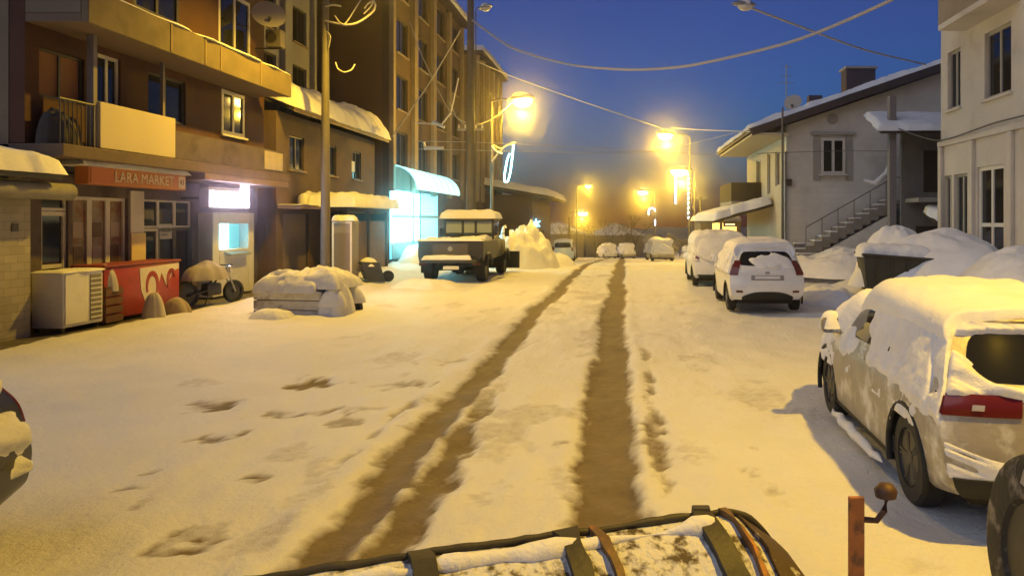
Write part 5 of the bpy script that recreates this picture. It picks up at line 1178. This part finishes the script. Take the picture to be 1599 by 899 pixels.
def street_lamp(label, base, zt, head, power, pole_r=.075, lit=True, typ='POINT', sc=1.0, group='sodium street lamps along the street', angle=165):
    b = start('street_lamp', label, 'street lamp', group); x, y = base; z0 = slope(y) - .3
    mb = MB(); mb.tube([(x, y, z0), (x, y, (z0 + zt) / 2), (x, y, zt)], [pole_r * 1.25, pole_r, pole_r * .75], 10); mb.build('pole', POLEM, b, 60)
    hv = Vector(head); d = hv - Vector((x, y, hv.z)); dn = d.normalized() if d.length > .01 else Vector((1, 0, 0))
    st = hv - dn * .33 * sc
    mb = MB(); pts = [Vector((x, y, zt - .05)), Vector((x, y, zt)) + d * .15 + Vector((0, 0, (hv.z - zt) * .6 + .1)), Vector((x, y, zt)) + d * .5 + Vector((0, 0, (hv.z - zt) * .9 + .1)), st]; mb.tube(pts, pole_r * .55, 8); mb.build('arm', POLEM, b, 60)
    lamp_head(b, head, dn, lit, sc)
    rebase(b, (x, y, z0))
    if lit: add_light('lamp_light', (head[0] + dn.x * .08, head[1] + dn.y * .08, head[2] - .36 * sc), power, typ, angle=angle)
    return b
PW = 1300
h = atY(812, 156, 36); street_lamp('nearest lit street lamp, big yellow glare above the dark truck', (-6.6, 37.0), 8.2, tuple(h), PW * 1.5, sc=2.1)
h = atY(1042, 210, 46); street_lamp('second lit street lamp, high over the road on the right', (h.x + 1.5, 47.0), h.z - .1, tuple(h), PW * 1.4, sc=2.0, pole_r=.05)
h = atY(1064, 266, 64); street_lamp('lit street lamp just under the high right one, above the light strings', (h.x + 1.2, 64.6), h.z - .1, tuple(h), PW * 1.8, sc=3.0, pole_r=.05)
h = atY(1006, 299, 85); street_lamp('lit street lamp above the crook-shaped light', (h.x + 1.2, 85.5), h.z - .1, tuple(h), PW * 1.2, sc=2.4, pole_r=.05)
h = atY(917, 290, 82); street_lamp('smallest lit lamp, faint, high above the far pale car', (h.x - 1.2, 82.5), h.z - .1, tuple(h), PW * .6, sc=1.3)
h = atY(908, 332, 100); street_lamp('low blurred lit lamp at the far left end of the road', (h.x - 1.6, 100.5), h.z - .1, tuple(h), PW * 1.1, sc=2.6, pole_r=.05)
# the lamp on the near left pole (its head is just above the picture) and the one by the kerb on the right
street_lamp('street lamp on the left pole by the canopy, its light falling on the cream panel', (-9.7, 24.0), 10.1, (-6.9, 21.0, 10.5), 4900, pole_r=.13, typ='SPOT', angle=150)
street_lamp('street lamp at the right kerb lighting the silver car', (7.9, 4.4), 8.8, (4.9, 3.6, 9.3), 4300, pole_r=.08, typ='SPOT', angle=126)
# unlit lamp on the thick utility pole
def utility_pole(label, x, y, zt, r, arms=(), group='utility poles'):
    b = start('utility_pole', label, 'utility pole', group); z0 = slope(y) - .3
    mb = MB(); mb.tube([(x, y, z0), (x, y, zt)], r * 1.25, 12, r2=r * .8); mb.build('pole', POLEM, b, 60)
    for z, l in arms:
        mb = MB(); mb.box(x - l, x + l, y - .05, y + .05, z, z + .09, .01); a = mb.build('crossarm', GALV, b)
        for s_ in (-.9, -.4, .4, .9): mb = MB(); mb.lathe([(.03, 0), (.05, .05), (.03, .09), (.045, .13), (.004, .16)], 10, Matrix.Translation((x + s_ * l, y, z + .092))); mb.build('insulator', WHITEP, a, 60)
    rebase(b, (x, y, z0)); return b
utility_pole('thick dark utility pole behind the truck, running out of the top of the picture', -6.42, 31.0, 12.5, .17, ((11.9, .9), (6.0, .55)))
street_lamp('unlit white lamp on a short arm on the thick dark pole', (-6.2, 31.0), 11.0, (-5.75, 30.6, 11.05), 0, pole_r=.03, lit=False)
utility_pole('thin pole at the corner of the gabled house', atY(1222, 380, 28.6).x, 28.6, 6.6, .05)
utility_pole('slim far pole left of the blurred lamp', atY(889, 400, 74).x, 74, 2.6, .1)
utility_pole('faint far pole with a crossarm beside the gabled house canopy', atY(1094, 380, 70).x, 70, 4.5, .09, ((4.2, .6),))
def antenna():
    p = atY(1228, 180, 32); b = start('roof_antenna', 'thin roof antenna on the corner of the gabled house', 'antenna'); mb = MB(); mb.tube([(p.x, 32, 6.0), (p.x, 32, p.z + 2.2)], .025, 6); mb.build('mast', GALV, b)
    for k, z in enumerate((1.4, 1.7, 2.1)): mb = MB(); mb.tube([(p.x - .35 + k * .08, 32, p.z + z), (p.x + .35 - k * .08, 32, p.z + z)], .014, 5); mb.build('element', GALV, b)
    rebase(b, (p.x, 32, 6.0))
antenna()
p = atY(1240, 165, 31.5); dish('satellite_dish', (p.x, 31.5, p.z - .15), .38, R(-25), 'small pale satellite dish by the antenna on the gabled house roof')
p = atY(1252, 157, 31.0)

CABLE = mat('snowy_cable', (.46, .44, .42), .7); CABLED = mat('dark_cable', (.10, .09, .085), .7)
def cable(label, pts, r=.02, m=None, group=None, sag=0.0, name='cable'):
    """smooth cable through 3-D points; sag added between two end points"""
    P = [Vector(q) for q in pts]
    if len(P) == 2: a, c = P; P = [a.lerp(c, t) - Vector((0, 0, 4 * sag * t * (1 - t))) for t in np.linspace(0, 1, 25)]
    else:
        A = np.array(P); A = catmull(A, np.linspace(0, len(A) - 1, 12 * len(A))); P = [Vector(q) for q in A]
    base = P[0].copy(); mb = MB(); mb.tube([q - base for q in P], r, 6); o = mb.build(name, m or CABLE, smooth=70); o.location = base; tag(o, label, 'cable', group); return o
# the thick snowy cable swinging across the sky: from the thick pole to a mast at right
cable('thick snow-coated cable swinging across the whole sky', [atY(735, 30, 31), atY(800, 75, 29), atY(890, 101, 26.5), atY(985, 109, 24.5), atY(1080, 102, 22.5), atY(1240, 64, 19.5), atY(1400, -4, 17), atY(1600, -120, 14.5)], .042)
cable('thinner snowy wire slanting down to the right roofs from the hanging lamp', [atY(1150, 4, 20), atY(1250, 42, 22), atY(1350, 78, 25), atY(1445, 101, 28.4)], .03)
cable('faint wire running from the tower past the nearest lit lamp', [atY(742, 95, 40), atY(800, 120, 40), atY(890, 152, 41), atY(972, 180, 42), atY(1042, 203, 46)], .03)
cable('upper of the two level wires crossing below the lamps', [atY(650, 221, 34.4), atY(730, 222, 34), atY(850, 227, 34), atY(1000, 236, 36), atY(1125, 243, 39)], .022)
cable('lower of the two level wires crossing below the lamps', [atY(655, 233, 34.4), atY(800, 236, 34), atY(900, 238, 35), atY(1020, 236, 40), atY(1160, 205, 39.4)], .022)
cable('snowy wire dropping from the tower eave to the snow roof', [atY(719, 48, 33), atY(670, 130, 33), atY(612, 214, 33)], .028)
cable('snowy wire crossing in front of the pilasters to the knot of fittings', [atY(640, 35, 33), atY(660, 90, 33), atY(700, 170, 33), atY(740, 205, 33)], .022)
cable('loop of snowy wire hanging under the nearest lit lamp', [atY(702, 160, 33.5), atY(715, 185, 33.5), atY(742, 195, 34), atY(770, 185, 35), atY(800, 160, 36)], .024)
cable('slack wire from the cream string course to the annex', [(9.18, 14, 4.55), (9.18, 18, 4.62), (9.2, 21.5, 4.55), atY(1400, 200, 27)], .02, CABLED)
cable('wire stretched along the gable of the pale house', [atY(1180, 240, 29.3), atY(1300, 236, 29.3), atY(1390, 236, 27)], .012, CABLED)
cable('short wire between the high right lamp and the house eave', [atY(1048, 200, 46), atY(1100, 203, 42), atY(1172, 206, 29.4)], .02)
def hanging_lamp():
    p = atY(1160, 8, 20); b = start('hanging_lamp', 'unlit oval lamp hanging high on the slanting wire', 'lamp'); lamp_head(b, (p.x, 20, p.z), (1, .3, 0), False, .9); rebase(b, tuple(p))
hanging_lamp()
def wire_tangle():
    b = start('wire_bundle', 'brightly lit tangle of looped snowy wires on the left pole', 'wires'); Y = 23.6
    def loop(pts, r): 
        A = catmull(np.array([tuple(atY(px, py, Y + dy)) for px, py, dy in pts]), np.linspace(0, len(pts) - 1, 10 * len(pts))); mb = MB(); mb.tube([tuple(q) for q in A], r, 6); mb.build('loop', CABLE, b, 70)
    loop([(508, 33, .3), (522, 36, 0), (540, 39, -.1), (555, 37, -.1), (570, 29, 0), (583, 18, .1), (586, 8, .2), (580, -4, .3)], .035)
    loop([(523, 25, 0), (530, 35, -.1), (538, 38, -.1), (546, 28, 0), (556, 12, .1), (566, -4, .2)], .022)
    loop([(508, 10, .3), (520, 8, 0), (532, 10, 0)], .03)
    loop([(568, 22, 0), (578, 12, .1), (583, 3, .1), (575, 6, .1), (569, 14, 0)], .024)
    loop([(524, 98, .2), (528, 108, 0), (538, 113, -.1), (549, 109, 0), (554, 101, .2)], .024)
    loop([(511, 50, .3), (516, 58, .2), (513, 75, .3)], .018)
    rebase(b, tuple(atY(508, 33, 24)))
wire_tangle()
def fittings():
    b = start('wire_fittings', 'snowy knot of brackets and wires in front of the tower, left of the thick pole', 'bracket')
    def rod(a, c, r=.04): mb = MB(); mb.tube([atY(*a), atY(*c)], r, 6); mb.build('bracket', SNOW, b, 60)
    rod((648, 192, 33.5), (688, 194, 33.5)); rod((676, 190, 33.4), (694, 199, 33.4), .08); rod((690, 194, 33.4), (704, 176, 33.4)); rod((662, 230, 33.6), (692, 231, 33.6), .07); rod((704, 176, 33.4), (716, 122, 33.4), .03); rod((662, 222, 33.6), (664, 234, 33.6), .06)
    rebase(b, tuple(atY(680, 200, 33.5)))
fittings()

# ---- LED street decorations
LEDW = mat('led_white', (.9, .95, 1), .4, emit=(.85, .97, 1.0), estr=9); LEDC = mat('led_cyan', (.6, .9, 1), .4, emit=(.35, .9, 1.0), estr=9)
def crook(label, x, y, zb, zt, w, r, hook=.5, beads=False):
    b = start('light_decoration', label, 'light decoration', 'crook-shaped strings of lights')
    R_ = w / 2; pts = [(x, y, zb)] + [(x, y, zt)] + [(x - R_ + R_ * math.cos(a), y, zt + R_ * math.sin(a)) for a in np.linspace(.2, math.pi, 12)] + [(x - w, y, zt - hook)]
    mb = MB(); mb.tube(pts, r * .5, 6); mb.build('frame', GALV, b)
    if beads:
        n = 9
        for k in range(n): z = zb + (zt - zb) * (k + .5) / n; mb = MB(); mb.tube([(x - r * 1.2, y - .02, z - .05), (x + r * 1.2, y - .02, z + .09)], r * .9, 6); mb.build('light_bead', LEDW, b)
        mb = MB(); mb.tube(pts[2:], r, 6); mb.build('light_tube', LEDW, b)
    else:
        mb = MB(); mb.tube(pts[1:], r, 6); mb.build('light_tube', LEDW, b); mb = MB(); mb.tube([pts[0], (x, y, zb + (zt - zb) * .4)], r, 6); mb.build('light_tube', LEDW, b)
    rebase(b, (x, y, zb))
y = 63.6; xr, xl = atY(1075, 300, y).x, atY(1055, 300, y).x; crook('tall crook of light strings hanging beneath two lamps on the right', xr, y, atY(1075, 344, y).z, atY(1075, 276, y).z, xr - xl, .05, hook=atY(1055, 284, y).z - atY(1055, 326, y).z, beads=True)
utility_pole('pole carrying the tall crook of light strings', xr + .1, 63.9, 5.4, .07)
y = 84; xr, xl = atY(1023, 300, y).x, atY(1013, 300, y).x; crook('small pale crook of lights under a lamp in the middle distance', xr, y, atY(1024, 352, y).z, atY(1024, 330, y).z, xr - xl, .06, .4)
def neon():
    b = start('light_decoration', 'hanging bluish loop of light tube beside the near lamp pole', 'light decoration'); Y = 36.6
    def run(pts, r, m, n='light_tube'):
        A = catmull(np.array([tuple(atY(px, py, Y)) for px, py in pts]), np.linspace(0, len(pts) - 1, 8 * len(pts))); mb = MB(); mb.tube([tuple(q) for q in A], r, 6); mb.build(n, m, b, 70)
    run([(802, 226), (800, 245), (797, 268), (793, 283), (788, 283), (788, 272), (792, 250), (796, 240)], .045, LEDC)
    run([(770, 226), (782, 232), (795, 226), (806, 222)], .04, CABLE, 'bracket'); run([(768, 252), (776, 242), (790, 228), (802, 226)], .04, CABLE, 'bracket'); run([(768, 228), (775, 236), (784, 240)], .05, SNOW, 'snow_cover')
    rebase(b, tuple(atY(795, 250, Y)))
neon()
def star():
    Y = 57; b = start('light_decoration', 'blue star-shaped light on the low dark house', 'light decoration'); c = atY(837, 350, Y)
    for k, (a, l) in enumerate(((90, .42), (210, .35), (330, .35), (140, .6), (40, .4), (270, .6))):
        mb = MB(); e = c + Vector((math.cos(R(a)) * l, 0, math.sin(R(a)) * l)); mb.tube([c, e], .10, 6, r2=.02); mb.build('light_ray', mat('led_blue', (.3, .7, 1), .4, emit=(.12, .65, 1.0), estr=16), b)
    mb = MB(); mb.tube([c, c + Vector((0, .6, 0))], .04, 6); build_each(mb, 'bracket', DARKMET, b)
    rebase(b, tuple(c))
star()

# ------------------------------------------------------------------ trees and bushes at the end of the street
BARK = mat('bark', (.07, .055, .04), .9, bump=.01, bscale=10); TWIG = mat('frosted_twigs', (.20, .17, .13), .9, var=.3, vscale=2); FROST = mat('snowy_foliage', (.42, .40, .37), .85, var=.3, vscale=2)
def tree(label, x, y, h, spread, seed, m, cat='tree', name='bare_tree', leaf=.16, n=1500, base=.25):
    rnd = random.Random(seed); z0 = slope(y) - .35
    b = empty(name, (x, y, z0)); tag(b, label, cat, 'trees and bushes at the end of the street')
    mb = MB(); tips = []
    def grow(p, d, l, r, k):
        q = p + d * l; mb.tube([p, p.lerp(q, .5) + Vector((rnd.uniform(-1, 1), rnd.uniform(-1, 1), 0)) * l * .06, q], r, 5, r2=r * .6)
        tips.append((q, l));
        if k == 0: return
        for _ in range(rnd.choice((2, 3, 3))):
            nd = (d + Vector((rnd.uniform(-1, 1), rnd.uniform(-1, 1), rnd.uniform(-.25, .6))) * spread).normalized(); grow(q, nd, l * rnd.uniform(.6, .82), r * .58, k - 1)
    grow(Vector((0, 0, 0)), Vector((0, 0, 1)), h * base, h * .02, 4); mb.build('trunk', BARK, b, 60)
    mb = MB()
    for _ in range(n):
        c, l = rnd.choice(tips[3:] or tips); o = Vector((rnd.gauss(0, 1), rnd.gauss(0, 1), rnd.gauss(0, .8))) * l * .42; p = c + o
        a = Vector((rnd.uniform(-1, 1), rnd.uniform(-1, 1), rnd.uniform(-.4, 1))).normalized() * leaf * rnd.uniform(.6, 1.8); w = a.cross(Vector((rnd.uniform(-1, 1), rnd.uniform(-1, 1), 1))).normalized() * leaf * .35
        v = [mb.bm.verts.new(q) for q in (p - w, p + a * .5 - w * .3, p + a, p + w)]; mb.bm.faces.new(v)
    mb.build('crown', m, b, recalc=False)
kinds = [('bare frosted tree', TWIG), ('snow-laden bushy tree', FROST)]
spots = [(930, 105, 6.5, TWIG, 'bare frosted tree left of the end of the road'), (952, 118, 8.0, TWIG, 'tall bare tree over the end of the road'), (975, 112, 6.0, TWIG, 'small bare tree over the buried far cars'), (992, 125, 9, TWIG, 'tallest bare tree, faint in the haze under the crook light'),
         (1020, 108, 7.0, FROST, 'bushy snow-laden tree right of the crook light'), (1040, 96, 5.6, FROST, 'snow-laden tree behind the snowed-up car'), (1062, 82, 4.4, FROST, 'bush lit yellow beneath the tall crook of light strings'), (1085, 74, 4.2, FROST, 'yellow-lit bush left of the little shop'),
         (1050, 70, 2.6, FROST, 'low snow-laden bush at the right kerb beside the snowed-up car'), (1103, 86, 6.0, TWIG, 'bare tree behind the little shop roof'), (905, 120, 7, TWIG, 'bare tree behind the low blurred lamp'), (878, 110, 6.5, TWIG, 'bare tree behind the far pale car')]
for k, (px, Y, hh, m, lab) in enumerate(spots):
    x = atY(px, 380, Y).x; bush = m is FROST
    tree(lab, x, Y, hh, .75 if not bush else .95, 200 + k, m, 'tree' if hh > 4.5 else 'bush', 'bare_tree' if not bush else 'snowy_bush', .12 if not bush else .17, 1100 if not bush else 2600, .27 if not bush else .20)
def far_bank():
    m = MB(); xs = np.linspace(-90, 90, 90); ys = np.linspace(135, 190, 12); X, Y = np.meshgrid(xs, ys, indexing='ij'); Z = slope_np(Y) - .5 + sstep(135, 175, Y) * (5.0 + 3 * fbm(X * .05, Y * .05, 3, 4)) + fbm(X * .5, Y * .5, 9, 3) * 1.2
    m.grid(np.stack([X, Y, Z], -1)); o = m.build('hill', mat('far_hill', (.34, .31, .28), .95, var=.3, vscale=.3), smooth=70); tag(o, 'low hazy hill closing the street', kind='structure')
far_bank()
def end_house(label, px, Y, w, hgt, seed):
    x = atY(px, 380, Y).x; z = slope(Y) - .4; b = start('far_house', label, 'house', 'faint houses at the end of the street')
    f = mapY(Y); ops = [(x - w * .3, x - w * .12, z + 1.6, z + 2.8), (x + w * .12, x + w * .3, z + 1.6, z + 2.8)]
    wall('wall', f, x - w / 2, x + w / 2, z, z + hgt, ops, .3, TAN, b)
    for o in ops: window(f, *o, b, FRAMED, nx=2)
    mb = MB(); mb.prism([(x - w / 2 - .5, z + hgt), (x + w / 2 + .5, z + hgt), (x, z + hgt + w * .22)], Y - .5, Y + 7, 'Y'); mb.build('roof', SNOW, b)
    mb = MB(); mb.box(x - w / 2, x - w / 2 + .3, Y + .303, Y + 6.5, z, z + hgt - .01); mb.box(x + w / 2 - .3, x + w / 2, Y + .303, Y + 6.5, z, z + hgt - .01); build_each(mb, 'end_wall', TAN, b)
    rebase(b, (x, Y, z))
end_house('faint house in the haze between the far lamps', 960, 128, 10, 4.2, 1)
end_house('faint house in the haze left of the far pale car', 870, 112, 8, 4.0, 2)

# ------------------------------------------------------------------ haze, sky, sun, exposure
def haze():
    m = bpy.data.materials.new('haze_air'); m.use_nodes = True; nt = m.node_tree; nt.nodes.remove(nt.nodes['Principled BSDF'])
    v = nt.nodes.new('ShaderNodeVolumePrincipled'); v.inputs['Density'].default_value = .0030; v.inputs['Anisotropy'].default_value = .975; v.inputs['Color'].default_value = (.92, .92, .95, 1)
    nt.links.new(v.outputs['Volume'], nt.nodes['Material Output'].inputs['Volume'])
    mb = MB(); mb.box(-400, 400, -70, 720, -12, 20); o = mb.build('haze', m); tag(o, 'thin snowy haze hanging in the street', kind='stuff')
haze()
w = bpy.data.worlds.new('World'); S.world = w; w.use_nodes = True; nt = w.node_tree
sky = nt.nodes.new('ShaderNodeTexSky'); sky.sky_type = 'NISHITA'; sky.sun_disc = False; sky.sun_elevation = R(-2.0); sky.sun_rotation = R(0); sky.altitude = 0; sky.dust_density = .5; sky.ozone_density = 7.0
bg = nt.nodes['Background']; bg.inputs['Strength'].default_value = 1.3
tint = nt.nodes.new('ShaderNodeMix'); tint.data_type = 'RGBA'; tint.blend_type = 'MULTIPLY'; tint.inputs[0].default_value = 1; tint.inputs[7].default_value = (1.6, 1.35, .62, 1)
nt.links.new(sky.outputs[0], tint.inputs[6]); nt.links.new(tint.outputs[2], bg.inputs['Color'])
sl = bpy.data.lights.new('sky_fill', 'SUN'); sl.energy = .80; sl.angle = R(70); sl.color = (.84, .90, 1.0); so = bpy.data.objects.new('sky_fill', sl); COL.objects.link(so); so.rotation_euler = (R(56), 0, R(-50))  # added broad fill in place of dusk skylight; the real one has set
S.view_settings.view_transform = 'Standard'; S.view_settings.look = 'None'; S.view_settings.exposure = .14; S.view_settings.gamma = 1
S.render.engine = 'CYCLES'; S.cycles.use_denoising = True; S.cycles.max_bounces = 6; S.cycles.volume_bounces = 0; S.cycles.transparent_max_bounces = 6; S.cycles.sample_clamp_indirect = 4; S.cycles.sample_clamp_direct = 0
